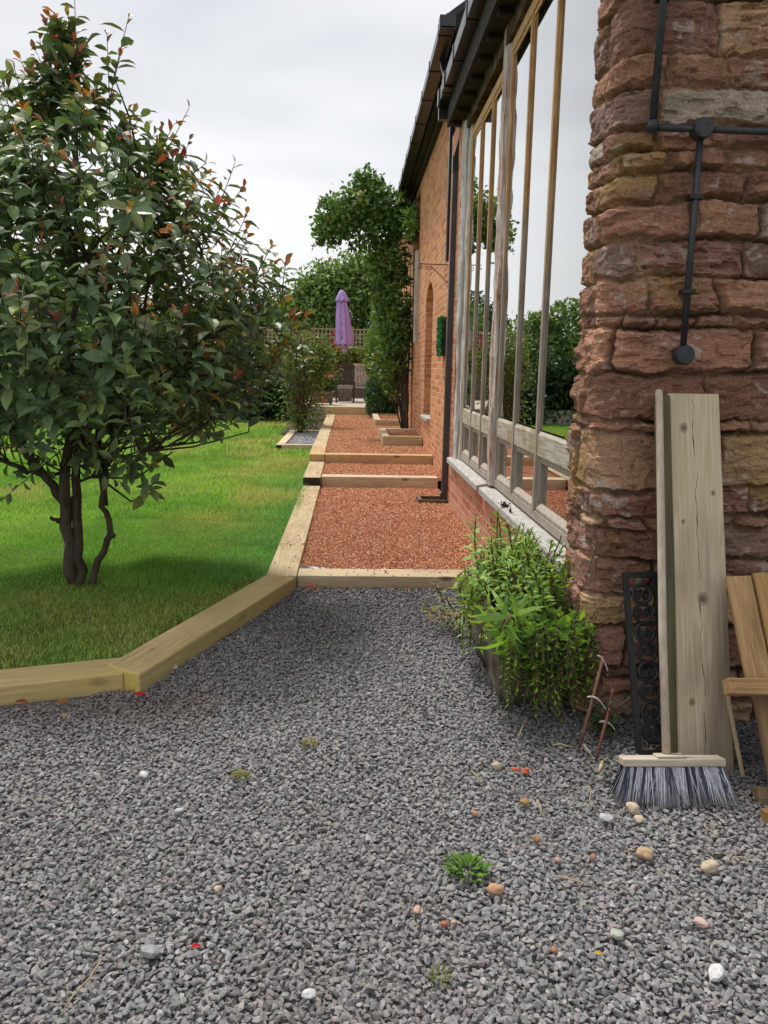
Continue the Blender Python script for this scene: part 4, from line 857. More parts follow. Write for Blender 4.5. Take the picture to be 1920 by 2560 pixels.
for (a,b) in [((.24,15.2,4.6),(.22,15.2,5.05)),((.12,15.2,4.6),(.06,15.2,4.9)),((.4,15.2,4.55),(.5,15.2,4.85)),((-.3,15.2,4.2),(-.62,15.2,4.42)),((-.4,15.2,3.8),(-.74,15.1,3.58))]:
    n=54; P=np.array([a])+(np.array([b])-a)*np.linspace(0,1,n)[:,None]+rs.normal(0,.018,(n,3))
    leaves('shoot',P,rdir(n),rdir(n)+[0,0,.5],.08,.055,pick([(.14,.27,.07),(.10,.20,.055)],n),MT['leaf'],ro)
n=24; c0=np.array([.1,14.75,4.42]); leaves('bloom',c0+rdir(n)*.04,rdir(n),rdir(n),.07,.06,pick([(.65,.5,.3),(.7,.6,.42)],n),MT['petal'],ro)
# pale feathery shrub and clipped hedge in front of the wall
bush('bamboo_shrub','pale green feathery shrub between the climbing rose and the clipped hedge','shrub',[(.62,20.5,2.0,.28,.35,.5),(.58,20.6,1.55,.28,.3,.35),(.72,20.5,2.7,.24,.3,.4),(.85,20.5,1.7,.24,.3,.4)],7500,.10,[(.2,.37,.075),(.15,.3,.065),(.27,.43,.09),(.26,.25,.08)],(.7,20.65,.25),fan((.7,20.6,.25),[(.6,20.5,1.7),(.7,20.5,2.6),(.85,20.5,1.7)],.015,.006),aspect=.28,hole=.35,tm=T_SM)
bush('clipped_hedge','dense dark clipped hedge at the patio corner under the climbing rose','hedge',[(.66,19.9,.75,.34,.4,.42),(.95,19.8,.8,.34,.4,.45),(.55,20.1,.95,.22,.3,.3),(.74,19.7,.5,.40,.35,.3),(.78,20,1.15,.30,.35,.25)],8000,.065,[(.05,.12,.045),(.07,.16,.05),(.035,.085,.035),(.10,.2,.06)],(.7,19.9,.25),hole=.15,shell=4.5,loose=.04,aspect=.55,stems=fan((.7,19.9,.2),[(.6,19.9,.7),(.85,19.9,.7)],.02,.01))
# rose bush in the bed by the path
rb=bush('rose_bush','straggly rose bush with brown stems and red blooms beside the gravel frame','shrub',[(-1.1,16.7,1.85,.42,.4,.42),(-.62,16.6,1.65,.3,.3,.42),(-1.2,16.7,1.35,.34,.3,.35),(-.75,16.6,1.3,.24,.3,.3),(-1.0,16.7,.85,.45,.3,.45),(-1.05,16.6,.4,.4,.3,.3),(-.55,16.5,1.6,.16,.2,.25)],4200,.075,[(.11,.21,.06),(.15,.28,.07),(.23,.34,.085),(.27,.19,.07),(.34,.29,.085)],(-1.05,16.6,.08),fan((-1.05,16.6,.08),[(-1.05+.55*math.cos(2.4*k),16.6+.3*math.sin(2.4*k),1.1+.055*k) for k in range(20)]+[(-1.3,16.7,1.9),(-1.1,16.7,2.2),(-.9,16.6,2.1),(-.62,16.5,2.0),(-1.4,16.6,1.5),(-.8,16.6,1.6),(-1.5,16.6,1.2),(-1.42,16.5,.9),(-.6,16.5,.9),(-1.2,16.4,1.3),(-.85,16.4,1.2),(-1.05,16.4,1.5),(-1.35,16.5,1.7),(-.7,16.4,1.5),(-1.15,16.5,1.0),(-.95,16.4,.9),(-1.5,16.5,1.5),(-.55,16.4,1.3),(-1.25,16.7,1.4),(-.95,16.5,1.9),(-.45,16.5,1.9)],.012,.004,wig=.1),w=[.3,.25,.15,.15,.15],hole=.45,hs=4,loose=.16,shell=1.9,stem_mat='twig',stemname='stems',crown='foliage')
def blooms(name,root_,spots,cols,size,n=16):
    for (x,y,z) in spots:
        k=n; P=np.array([x,y,z])+rdir(k)*size*.35; leaves(name,P,rdir(k),rdir(k),size*.8,size*.7,pick(cols,k),MT['petal'],root_)
blooms('bloom',rb,[(-.42,16.3,1.98),(-.37,16.3,1.87),(-.40,16.35,2.1),(-.27,16.3,1.80)],[(.40,.05,.08),(.48,.12,.14)],.06)
blooms('seed_head',rb,[(-1.18,16.3,2.2),(-1.15,16.3,2.1),(-.80,16.3,2.1)],[(.34,.12,.06),(.26,.09,.05)],.06)
# flower trough and pots on the patio edge
tr_=thing('flower_trough','dark wooden trough of geraniums standing on the patio edge','planter',(-.82,21.85,.455))
mb=MB()
for k in range(3): mb.box(-1.12,-.52,21.7,22.0,.50+k*.105,.60+k*.105)
mb.build('box',MT['dark_plank'],tr_)
for a in (-1.08,-.6):
    mb=MB(); mb.box(a,a+.05,21.72,21.98,.455,.499); mb.build('leg',MT['dark_plank'],tr_)
gz=bush('geranium','geranium with salmon pink flowers growing in the dark wooden trough','flower',[(-.75,21.85,1.02,.26,.16,.24),(-1.0,21.85,1.0,.2,.16,.22),(-.56,21.8,1.05,.16,.15,.2)],800,.07,[(.07,.15,.035),(.10,.19,.05),(.05,.1,.03)],(-.8,21.85,.8),fan((-.8,21.85,.8),[(-.7,21.85,1.1),(-.9,21.85,1.05),(-.6,21.8,1.1)],.008,.004),aspect=.9,hole=.2,stemname='stems',crown='foliage')
blooms('bloom',gz,[(-.66,21.68,1.22),(-.58,21.66,1.20),(-.78,21.66,.66),(-.75,21.64,.55)],[(.75,.22,.20),(.8,.35,.3)],.09)
# dark border shrubs behind the lawn
bcol=[(.025,.06,.022),(.04,.085,.028),(.06,.12,.035),(.018,.04,.018)]
for (x,y,rx,rzz,n,lab,cols) in [(-2.1,20.6,.75,1.15,3200,'low dark laurel just behind the rose bush at the lawn end',bcol),(-3.3,21.4,.9,1.7,3600,'dark rounded shrub behind the slatted barrel at the lawn end',bcol),(-4.7,21.6,1.1,2.3,4200,'tall olive green shrub at the far lawn edge, right of two darker ones',[(.06,.12,.03),(.09,.16,.04),(.04,.08,.025)]),(-6.4,21.4,1.2,2.0,3600,'deep green border shrub seen beneath the big tree crown',bcol),(-8.3,21.2,1.3,2.5,3600,'leftmost tall border shrub at the far lawn edge',[(.04,.1,.03),(.06,.13,.035)]),(-10.2,19.5,1.4,2.9,3000,'bulky hedge shrub at the far left corner of the lawn',bcol)]:
    bush('border_shrub',lab,'shrub',[(x,y,.35*rzz,rx,.8,.42*rzz),(x-.3*rx,y+.2,.65*rzz,.7*rx,.7,.36*rzz),(x+.35*rx,y-.1,.62*rzz,.6*rx,.6,.34*rzz),(x,y,.85*rzz,.5*rx,.5,.22*rzz)],n,.15,cols,(x,y,.05),fan((x,y,.02),[(x-.3,y,.6*rzz),(x+.3,y,.6*rzz),(x,y,.8*rzz)],.03,.012),group='shrubs along the far lawn edge',hole=.25,hs=2)
# slatted half barrel on the lawn
ba=thing('barrel','rotting half barrel with splayed brown staves on the far lawn','barrel',(-3.25,16.0,.05))
for k in range(14):
    a=2*math.pi*k/14+.1; c,s_=math.cos(a),math.sin(a); lean=.07+.03*rs.rand(); h=.5+.05*rs.rand()
    mb=MB(); mb.beam((-3.25+.26*c,16+.26*s_,.04),(-3.25+(.26+lean)*c,16+(.26+lean)*s_,.04+h),.105,.03,up=(c,s_,.15)); mb.build('stave',MT['rotten_dark'],ba)
mb=MB(); mb.lathe([(.0,0),(.25,0),(.28,.38),(0,.40)],(-3.25,16,.05),14); mb.build('soil',MT['soil'],ba)
# ================================================================== PATIO FURNITURE
pz=.455
pa=thing('parasol','closed purple garden parasol standing among the patio furniture','parasol',(-.33,24.6,pz))
px_,py_=-.345,24.6
mb=MB(); mb.tube([(px_+.10,py_,pz),(px_+.06,py_,2.2)],.022,10); mb.build('pole',MT['darkteak'],pa)
def fold(n,zs,rsq,amp,fl,lean):
    V=[];F=[]
    for i,(z,r_) in enumerate(zip(zs,rsq)):
        for k in range(n):
            a=2*math.pi*k/n; q=r_*(1+amp*math.sin(fl*a)+.06*math.sin(3*a+i)); V.append((px_+lean*(3.72-z)+q*math.cos(a),py_+q*math.sin(a),z+.02*math.sin(fl*a)*(i==0)))
    m=len(zs); F=[(i*n+k,i*n+(k+1)%n,(i+1)*n+(k+1)%n,(i+1)*n+k) for i in range(m-1) for k in range(n)]
    return V,F
V,F=fold(64,[2.13,2.3,2.6,3.0,3.3,3.5],[.25,.243,.222,.183,.145,.12],.13,8,.062); cpy=fast('canopy',V,F,MT['purple'],pa,smooth=True)
V,F=fold(64,[3.40,3.5,3.62,3.70,3.725],[.20,.165,.105,.055,.005],.09,8,.06); fast('vent_cap',V,F,MT['purple'],pa,smooth=True)
V,F=fold(24,[1.9,2.0,2.14],[.06,.07,.12],.15,6,.065); fast('tie_end',simple('dark_purple',(.1,.06,.2),(.16,.1,.3),9),pa,smooth=True) if False else fast('tie_end',V,F,MT['purple'],pa,smooth=True)
ch=thing('garden_chair','dark slatted wooden armchair at the front of the patio','chair',(-.2,23.3,pz))
def part(name,boxes,mat,root_,sep=True):
    for b in boxes:
        m_=MB(); m_.box(*b); m_.build(name,mat,root_,bevel=.004)
x0,x1=-.47,.06
part('leg',[(x0,x0+.045,23.1,23.145,pz,pz+.62),(x1-.045,x1,23.1,23.145,pz,pz+.62)],MT['darkteak'],ch)
part('leg',[(x0,x0+.045,23.55,23.595,pz,pz+1.08),(x1-.045,x1,23.55,23.595,pz,pz+1.08)],MT['darkteak'],ch)
mb=MB()
for k in range(9): mb.box(x0+.02+k*.055,x0+.055+k*.055,23.09,23.56,pz+.475,pz+.495)
[mb.box(x0+.05+k*.05,x0+.078+k*.05,23.10,23.135,pz+.40,pz+.474) for k in range(9)]; mb.build('seat',MT['teak'],ch)
mb=MB()
for k in range(9): mb.box(x0+.058+k*.047,x0+.092+k*.047,23.565,23.585,pz+.55,pz+1.02)
mb.box(x0+.046,x1-.046,23.56,23.59,pz+1.021,pz+1.10); mb.box(x0+.046,x1-.046,23.56,23.59,pz+.52,pz+.549); mb.build('backrest',MT['darkteak'],ch)
part('armrest',[(x0-.005,x0+.055,23.06,23.55,pz+.621,pz+.645),(x1-.055,x1+.005,23.06,23.55,pz+.621,pz+.645)],MT['darkteak'],ch)
be=thing('garden_bench','pale grey slatted bench with a leaning back behind the chair','bench',(.3,24.4,pz))
x0,x1=.02,.62
mb=MB()
for k in range(13): mb.beam((x0+.02+k*.045,24.62,pz+.44),(x0+.03+k*.046,24.85,pz+1.06),.028,.018,up=(0,-1,.3))
mb.beam((x0,24.86,pz+1.09),(x1+.02,24.86,pz+1.09),.04,.07); mb.build('backrest',MT['teak'],be)
mb=MB()
for k in range(6): mb.box(x0,x1,24.2+k*.07,24.255+k*.07,pz+.40,pz+.42)
mb.build('seat',MT['teak'],be)
part('leg',[(x0,x0+.06,24.2,24.26,pz,pz+.60),(x1-.06,x1,24.2,24.26,pz,pz+.60),(x0,x0+.06,24.6,24.66,pz,pz+.399),(x1-.06,x1,24.6,24.66,pz,pz+.399)],MT['darkteak'],be)
part('armrest',[(x0-.01,x0+.07,24.16,24.66,pz+.601,pz+.63),(x1-.07,x1+.01,24.16,24.66,pz+.601,pz+.63)],MT['teak'],be)
ta=thing('garden_table','dark round garden table pierced by the parasol pole','table',(-.62,24.6,pz))
mb=MB(); mb.lathe([(0,0),(.5,0),(.51,.015),(.5,.035),(0,.035)],(-.72,24.6,pz+.70),28); mb.build('tabletop',MT['darkteak'],ta)
part('leg',[(-1.0,-.95,24.4,24.45,pz,pz+.70),(-.5,-.45,24.4,24.45,pz,pz+.70),(-1.0,-.95,24.8,24.85,pz,pz+.70),(-.5,-.45,24.8,24.85,pz,pz+.70)],MT['darkteak'],ta)
cr_=thing('wooden_crate','weathered open crate standing on the patio behind the chair legs','crate',(-.15,24.2,pz))
mb=MB(); mb.box(-.42,.0,24.45,24.47,pz,pz+.10); mb.box(-.42,.0,24.45,24.47,pz+.12,pz+.22); mb.box(-.42,.0,24.45,24.47,pz+.24,pz+.34); mb.box(-.42,-.40,24.471,24.75,pz,pz+.34); mb.box(-.02,0,24.471,24.75,pz,pz+.34); mb.box(-.24,-.18,24.44,24.449,pz,pz+.34); mb.build('crate_sides',MT['crate'],cr_)
# low wall with yellow hedge, trellis fence behind
lw=thing('patio_wall','low dark rendered wall behind the bench below the yellow hedge','wall',(-1,27.4,pz))
mb=MB(); mb.box(-4.5,1.1,27.3,27.55,pz,1.35); mb.build('wall',simple('dark_render',(.09,.075,.06),(.17,.145,.115),5,.9,.3,kind='World'),lw)
bush('golden_hedge','yellow-green hedge growing above the low wall under the trellis','hedge',[(-.15+.42*k,27.5,1.78,.34,.3,.36) for k in range(-6,4)],6500,.12,[(.26,.29,.06),(.28,.30,.07),(.16,.20,.04)],(-.5,27.6,1.0),fan((-.3,27.6,1.0),[(-.5,27.6,1.8),(0,27.6,1.8),(.5,27.6,1.8)],.02,.01),hole=.15,shell=5)
fe=thing('trellis_fence','wooden trellis fence with square post behind the purple parasol','fence',(0,28.2,.5))
for xx in (-3.7,-1.85,-.01,1.1):
    mb=MB(); mb.box(xx-.05,xx+.05,28.15,28.25,.4,2.83); mb.build('post',MT['trellis'],fe)
for a,b in ((-3.65,-1.9),(-1.8,-.06),(.04,1.05)):
    mb=MB(); mb.box(a,b,28.17,28.23,2.72,2.77); mb.box(a,b,28.17,28.23,2.14,2.19)
    k=a+.06
    while k<b-.03: mb.box(k,k+.045,28.185,28.20,2.19,2.72); k+=.135
    for z in (2.30,2.43,2.56): mb.box(a,b,28.2005,28.215,z,z+.04)
    mb.build('trellis_panel',MT['trellis'],fe)
# far trees
bush('boundary_hedge','tall dark boundary hedge just behind the trellis fence','hedge',[(-4.6+1.1*k,30.2+.3*(k%2),1.5,.9,.7,1.05+.2*(k%3)) for k in range(7)],9000,.2,[(.05,.10,.03),(.08,.15,.04),(.035,.075,.028)],(-1.5,30.3,0),fan((-1.5,30.3,0),[(-3,30.3,1.6),(-1,30.3,1.8),(.5,30.3,1.7)],.05,.02),hole=.1,shell=5)
fcol=[(.18,.29,.075),(.24,.37,.09),(.12,.2,.06),(.34,.44,.13)]
def tree(name,label,blobs,n,L,cols,base,r0=.18,**k):
    return bush(name,label,'tree',blobs,n,L,cols,base,fan(base,[b[:3] for b in blobs[:6]],r0,r0*.25,wig=.3),mat='farleaf',group='trees beyond the trellis fence',**k)
tree('garden_tree','bushy mid-green tree right behind the purple parasol',[(-1.6,36,4.0,1.3,1.2,1.4),(-.4,36,4.6,1.3,1.2,1.5),(.7,36,4.8,1.3,1.2,1.4),(-2.6,36,3.4,1.0,1,1.1),(-1.2,36,5.0,.8,.8,.9),(-.2,36,2.9,1.7,1,1.1),(1.4,36,3.6,1.2,1,1.4),(.3,36,5.6,.8,.8,.8),(-2.0,36,4.7,.5,.5,.6)],15000,.22,fcol,(-.5,36.5,0),hole=.45,hs=1.8,loose=.35,shell=2.4)
tree('round_tree','dark round-topped tree beyond the photinia shrub tip',[(-4.6,47,4.6,1.5,1.4,1.3),(-4.2,47,3.2,1.9,1.5,1.5),(-5.6,47,3.6,1.4,1.4,1.4)],6000,.24,[(.03,.055,.03),(.045,.08,.035),(.06,.1,.045)],(-4.5,47,0),hole=.15,hs=1.5)
tree('dark_conifer','dark dense tree filling the gap beside the barn end',[(2.2,33,3.5,1.2,1,2.2),(1.6,33,2.6,1,1,1.5),(2.4,33,5.0,.9,.9,1.3)],6000,.22,[(.025,.06,.025),(.04,.08,.03)],(2.2,33,0),hole=.2)
tree('hedgerow_tree','broad hedgerow tree far behind the left lawn',[(-8,38,3.0,2.2,1.5,1.8),(-10.5,38,2.6,2.2,1.5,1.6),(-6.3,38,2.6,1.5,1.3,1.5)],8000,.27,fcol,(-8,38,0),hole=.25,hs=1.2)
tree('field_tree','tall wide tree at the far left field edge',[(-16,42,4.5,3.0,2,2.8),(-19,42,3.8,3,2,2.5),(-13.6,42,3.5,2.2,2,2.2)],8000,.3,fcol,(-16,42,0),hole=.25,hs=1.0)
# ================================================================== STONE TROUGH AND PLANTS BY THE CORNER
tx0,tx1,ty0,ty1,tz=.635,.965,3.22,4.2,.41
pl=thing('stone_trough','mossy old stone trough overflowing with green plants at the barn corner','planter',((tx0+tx1)/2,(ty0+ty1)/2,0))
bm=bmesh.new(); bmesh.ops.create_cube(bm,size=1)
for v in bm.verts: v.co=Vector(((tx0+tx1)/2+v.co.x*(tx1-tx0),(ty0+ty1)/2+v.co.y*(ty1-ty0),tz/2-.01+v.co.z*(tz+.02)))
top=[f for f in bm.faces if f.normal.z>.9]
ins=bmesh.ops.inset_region(bm,faces=top,thickness=.055); 
for f in top:
    for v in f.verts: v.co.z-=.12
bmesh.ops.bevel(bm,geom=[e for e in bm.edges],offset=.022,segments=2,affect='EDGES')
bmesh.ops.triangulate(bm,faces=bm.faces); bmesh.ops.subdivide_edges(bm,edges=bm.edges,cuts=3,use_grid_fill=True)
co=np.array([v.co[:] for v in bm.verts]); dn=.022*fbm(co[:,0]*7,co[:,1]*7,co[:,2]*7,3,4)
bm.normal_update()
for v,d in zip(bm.verts,dn): 
    v.co+=v.normal*float(d)
    k=max(0,1-v.co.z/.3); v.co.x+= (v.co.x-(tx0+tx1)/2)*-.14*k; v.co.y+=(v.co.y-(ty0+ty1)/2)*-.06*k
me=bpy.data.meshes.new('trough'); bm.to_mesh(me); bm.free(); me.materials.append(MT['trough']); me.polygons.foreach_set('use_smooth',[True]*len(me.polygons))
o=link(bpy.data.objects.new('trough',me)); o.parent=pl; me.transform(Matrix.Translation(-pl.location))
mb=MB(); mb.box(tx0+.06,tx1-.06,ty0+.06,ty1-.06,tz-.11,tz-.05); mb.build('soil',MT['soil'],pl)
def stemplant(name,label,cat,stems,Lr,asp,cols,base,per=.018,tm=T_LN,droop=.25,group=None,endgrow=True,w=None,r0=.0035):
    """stems: list of (start,end,bend); leaves in spirals all the way up"""
    root_=thing(name,label,cat,base,group); P=[];D=[];N=[];L=[];mb=MB()
    for a,b,bend in stems:
        a=np.array(a,float);b=np.array(b,float); c=(a+b)/2+np.array(bend); ln=np.linalg.norm(b-a)*1.1; K=max(5,int(ln/per)); pts=[]
        ang=rs.uniform(0,6.28); sc_=rs.uniform(.8,1.2)
        for k in range(K+1):
            u=k/K; p=(1-u)**2*a+2*u*(1-u)*c+u*u*b; t=norm((2*(1-u)*(c-a)+2*u*(b-c))[None])[0]; pts.append(p)
            if u<.12: continue
            x=np.cross(t,[.3,.2,1.]); x/=np.linalg.norm(x); y=np.cross(t,x); ang+=2.4; o_=x*math.cos(ang)+y*math.sin(ang)
            P.append(p); D.append(o_+t*(.35+.9*u**4)+np.array([0,0,-droop*(1-u)])); N.append(t+np.array([0,0,.4])-.2*o_); L.append(sc_*rs.uniform(Lr[0],Lr[1])*(1-.6*u**5)*(.7+.3*min(1,u*3)))
        mb.tube([tuple(q) for q in pts[::max(1,K//6)]]+[tuple(pts[-1])],[r0]*(len(pts[::max(1,K//6)]))+[r0*.4],5,cap=False)
    n=len(P); L=np.array(L); leaves('foliage',P,D,N,L,L*asp,pick(cols,n,w),MT['leaf'],root_,tm)
    mb.build('stems',MT['twig'],root_,True); return root_
GR=[(.28,.46,.06),(.34,.53,.075),(.2,.36,.055),(.42,.56,.1)]
GD=[(.14,.28,.05),(.18,.34,.06),(.10,.21,.045)]
def rnd(c,s): return tuple(np.array(c)+rs.uniform(-1,1,3)*s)
st=[]
for k in range(44):
    a=(rs.uniform(.70,.84),rs.uniform(3.35,4.1),.32); b=np.array([a[0]+rs.uniform(-.10,.12),a[1]-rs.uniform(-.05,.15),rs.uniform(.44,.72)]); st.append((a,b,rs.normal(0,.03,3)))
stemplant('leafy_plant','tall upright lance-leaved plants at the left of the stone trough','plant',st+[((rs.uniform(.66,.70),y_,.36),(rs.uniform(.53,.63),y_-rs.uniform(0,.12),rs.uniform(.08,.5)),(-.08,-.02,.16)) for y_ in rs.uniform(3.25,4.05,12)],(.05,.095),.26,GR,(.74,3.7,.33),.010)
st=[]
for k in range(110):
    a=(rs.uniform(.76,.93),rs.uniform(3.3,4.05),.32); o_=rs.uniform(0,6.28); b=np.array([a[0]+.02+.15*math.cos(o_),a[1]-.05+.14*math.sin(o_),rs.uniform(.40,.66)]); st.append((a,b,rs.normal(0,.04,3)+[0,0,.05]))
stemplant('bushy_plant','bushy mass of small pointed leaves filling the right of the stone trough','plant',st,(.034,.058),.42,GR+GD,(.85,3.6,.33),.011,T_SM)
st=[]
for k in range(96):
    a=(rs.uniform(.68,.95),rs.uniform(3.26,3.36),.34); b=np.array([a[0]+rs.uniform(-.06,.10),rs.uniform(3.02,3.18),rs.uniform(.03,.33)]); st.append((a,b,np.array([0,-.10,.16])+rs.normal(0,.03,3)))
st+=[((.9,3.3,.34),(.93,3.07,.07),(.03,-.12,.1)),((.92,3.3,.34),(.98,3.06,.03),(.05,-.1,.1)),((.86,3.3,.34),(.87,3.05,.02),(0,-.12,.12))]
stemplant('trailing_plant','dark trailing stems of small leaves hanging over the trough front','plant',st,(.034,.06),.42,GD+GR[:2],(.85,3.25,.33),.012,T_SM,droop=.1)
st=[]
for k in range(11):
    a=(rs.uniform(.66,.74),rs.uniform(3.24,3.36),.34); b=np.array([rs.uniform(.60,.75),rs.uniform(3.05,3.18),rs.uniform(.24,.44)]); st.append((a,b,np.array([-.02,-.08,.12])))
stemplant('broad_leaf_plant','long bright strap-like leaves arching over the front left trough rim','plant',st,(.10,.15),.17,[(.26,.45,.07),(.32,.52,.08),(.18,.34,.055)],(.69,3.3,.33),.035,droop=.5)
st=[((.60,4.25,0),(.46,4.2,.30),(-.03,0,.06)),((.61,4.2,0),(.52,4.15,.22),(0,0,.05)),((.60,4.15,0),(.56,4.1,.17),(0,0,.05)),((.58,4.3,0),(.40,4.2,.14),(-.03,0,.06)),((.60,4.3,0),(.50,4.25,.13),(-.03,0,.05)),((.60,4.1,0),(.60,3.98,.28),(-.03,0,.05))]
stemplant('self_seeded_plant','sparse self-seeded plant growing from gravel left of the stone trough','plant',st,(.05,.08),.2,[(.17,.29,.06),(.22,.30,.07),(.36,.22,.06)],(.57,4.2,0),.016)
st=[((.985,3.22,.55),(1.0,3.12,.78),(0,-.02,.03)),((1.0,3.16,.42),(1.07,3.06,.62),(.0,-.03,.02)),((1.02,3.12,.40),(1.14,3.05,.60),(.02,-.03,.0))]
stemplant('wall_weed','thin pale weed stems climbing the stone just right of the trough','weed',st,(.02,.04),.28,[(.2,.3,.06),(.13,.22,.05)],(.99,3.2,.4),.03,T_SM,r0=.0015)
st=[((1.03+rs.uniform(-.06,.06),2.98+rs.uniform(-.05,.06),0),rnd((1.03,2.95,.12),.09),rs.normal(0,.02,3)) for k in range(12)]
stemplant('ground_weed','small dark green weed at the wall foot behind the rusty rods','weed',st,(.035,.06),.45,[(.045,.12,.03),(.03,.08,.025),(.07,.16,.035)],(1.03,2.98,0),.03,T_SM)
# ================================================================== LEANING TOOLS AND TIMBER
def leaning(label,name,cat,base,top,wd,th,mat,face=(0,-1,0),extra=None,bev=.003):
    """board standing on base (bottom centre of its back edge) and leaning to top"""
    b=Vector(base);t=Vector(top);d=(t-b);L=d.length;d.normalize(); sx=d.cross(Vector((0,1,0))).normalized(); sx=-sx if sx.x<0 else sx; ny=sx.cross(d)
    m_=MB(); m_.box(0,L,-wd/2,wd/2,0,th); o=m_.build(name,mat,None,bevel=bev)
    Mx=Matrix((d,sx,d.cross(sx))).transposed().to_4x4(); Mx.translation=b; o.matrix_world=Mx; return tag(o,label,cat) if label else o
o=leaning('wide weathered softwood plank leaning against the sandstone wall behind the broom','plank','plank',(1.322,2.665,-.03),(1.312,3.055,1.36),.196,.045,MT['cracked_plank'])
o=leaning('mossy dark post standing just behind the left edge of the wide plank','timber_post','post',(1.208,2.70,-.03),(1.188,3.03,1.352),.045,.055,MT['moss_plank'])
# broom
br=thing('broom','worn broom with wooden handle standing on its splayed white and navy bristles','broom',(1.11,2.5,0))
mb=MB(); mb.tube([(1.092,2.515,.15),(1.112,2.68,.53),(1.14,2.87,1.0),(1.158,3.01,1.365),(1.159,3.012,1.372)],[.0145,.0142,.014,.0138,.010],14)
vs=mb.v; hd=mb.build('handle',MT['rail'],br,True); hd.data.materials[0]=simple('broom_handle_wood',(.40,.32,.23),(.58,.49,.38),3,.7,.15,.001,kind='World',st=(14,14,.8))
mb=MB(); tl=Matrix.Rotation(R(-14),3,'X')
mb.obox((1.106,2.5,.131),(.352,.062,.026),tl); mb.obox((1.098,2.502,.147),(.10,.05,.012),tl); hd=mb.build('head',MT['handle'],br,bevel=.004)
n=2300; u=rs.uniform(-1,1,n); v=rs.uniform(-1,1,n); a=np.stack([1.106+u*.165,2.495+v*.024,.121+0*u],-1); spl=rs.normal(0,.012,n)
cl=np.round(u*9)/9; b=np.stack([1.106+u*.20+ (cl-u)*.03+spl,2.478+v*.05+rs.normal(0,.008,n)-.012,rs.uniform(.0,.022,n)],-1)
wv=np.array([1.,0,0])*.0011; mid=a*.45+b*.55+np.stack([-.012*u*0,0*u,.0*u],-1)
V=np.stack([a-wv,a+wv,mid+wv*1.2,mid-wv*1.2,b+wv*.6,b-wv*.6],1); F=(np.arange(n)*6)[:,None,None]+np.array([(0,1,2,3),(3,2,4,5)])[None]
g=vn(u*16,v*1.5,0*u,5); white=g>-.05
cc=np.where(white[:,None],np.array([.60,.60,.66]),np.array([.05,.06,.10]))*rs.uniform(.7,1.15,(n,1)); C=np.repeat(cc[:,None],6,1); tipc=np.array([.16,.13,.10]); C[:,4:]=C[:,4:]*.45+tipc*.55*rs.uniform(.5,1.3,(n,1,1))
fast('bristles',V.reshape(-1,3),F.reshape(-1,4),MT['bristle'],br,C.reshape(-1,3))
# cast iron grille
gr=thing('iron_grille','black cast iron scrollwork grille leaning on the wall behind the broom handle','grille',(1.17,2.8,0))
go=Vector((1.098,2.785,0)); gt=Vector((1.082,3.04,.655)); gd=(gt-go); gL=gd.length; gd.normalize(); gx=Vector((1,0,0)); gx=(gx-gd*gx.dot(gd)).normalized(); gn=gd.cross(gx)*-1
def gp_(u,v,w_=0): return go+gx*u+gd*v+gn*-w_*-1
mb=MB(); W_=.142
for (u0,u1,v0,v1) in ((0,.022,0,gL),(W_-.022,W_,0,gL),(.0221,W_-.0221,0,.022),(.0221,W_-.0221,gL-.022,gL)):
    q=[gp_(u0,v0),gp_(u1,v0),gp_(u1,v1),gp_(u0,v1)]; q2=[p-gn*.018 for p in q]; mb.add(q+q2,[(0,1,2,3),(7,6,5,4),(0,4,5,1),(1,5,6,2),(2,6,7,3),(3,7,4,0)])
mb.build('rim',MT['iron'],gr)
nR=8; pv=(gL-.10)/nR
for i in range(nR):
    m_=MB(); cv=.05+pv*(i+.5); cu=W_/2; rr_=min(pv*.48,.036); fl=1 if i%2 else -1
    pts=[gp_(cu+rr_*math.cos(t),cv+fl*rr_*math.sin(t)) -gn*.008 for t in [(-.4+ (2*math.pi+.3)*k/22) for k in range(23)]]
    m_.tube(pts,.0075,6)
    for s_ in (-1,1):
        pts=[]
        for k in range(15):
            t=k/14; ra=rr_*.48*(1-.72*t); an=math.pi/2+s_*(t*1.5*2*math.pi); pts.append(gp_(cu+s_*rr_*.42+ra*math.cos(an)*s_*1.0,cv+fl*(-.1*rr_+ra*math.sin(an)))-gn*.008)
        m_.tube(pts,.006,5)
    for s_ in (-1,1): m_.tube([gp_(cu+s_*rr_,cv)-gn*.008,gp_(cu+s_*(W_/2-.018),cv+fl*.01)-gn*.008],.004,5)
    m_.build('scroll',MT['iron'],gr)
# broken pallet
pa_=thing('broken_pallet','rotten orange-brown pallet section leaning against the wall beside the plank','pallet',(1.55,2.45,0))
po=Vector((1.335,2.40,0)); ptp=Vector((1.345,2.80,.70)); pd=(ptp-po); pL=pd.length; pd.normalize(); pxx=Vector((1,0,.02)); pxx=(pxx-pd*pxx.dot(pd)).normalized(); pn=pxx.cross(pd)   # pn towards the viewer
if pn.y>0: pn=-pn
def pboard(name,u0,u1,v0,v1,h0,h1,mat,skew=0):
    W=abs(u1-u0);L=abs(v1-v0); longv=L>W
    m_=MB(); l,w_=(L,W) if longv else (W,L); m_.box(-l/2,l/2,-w_/2,w_/2,-(h1-h0)/2,(h1-h0)/2); o=m_.build(name,mat,pa_,bevel=.004,world=False)
    c=po+pxx*((u0+u1)/2)+pd*((v0+v1)/2)+pn*((h0+h1)/2)
    ax=pd if longv else pxx; ax=(ax+ (pxx if longv else pd)*skew).normalized(); sd_=ax.cross(pn)
    Mx=Matrix((ax,-sd_,pn)).transposed().to_4x4(); Mx.translation=c-pa_.location; o.matrix_local=Mx; return o
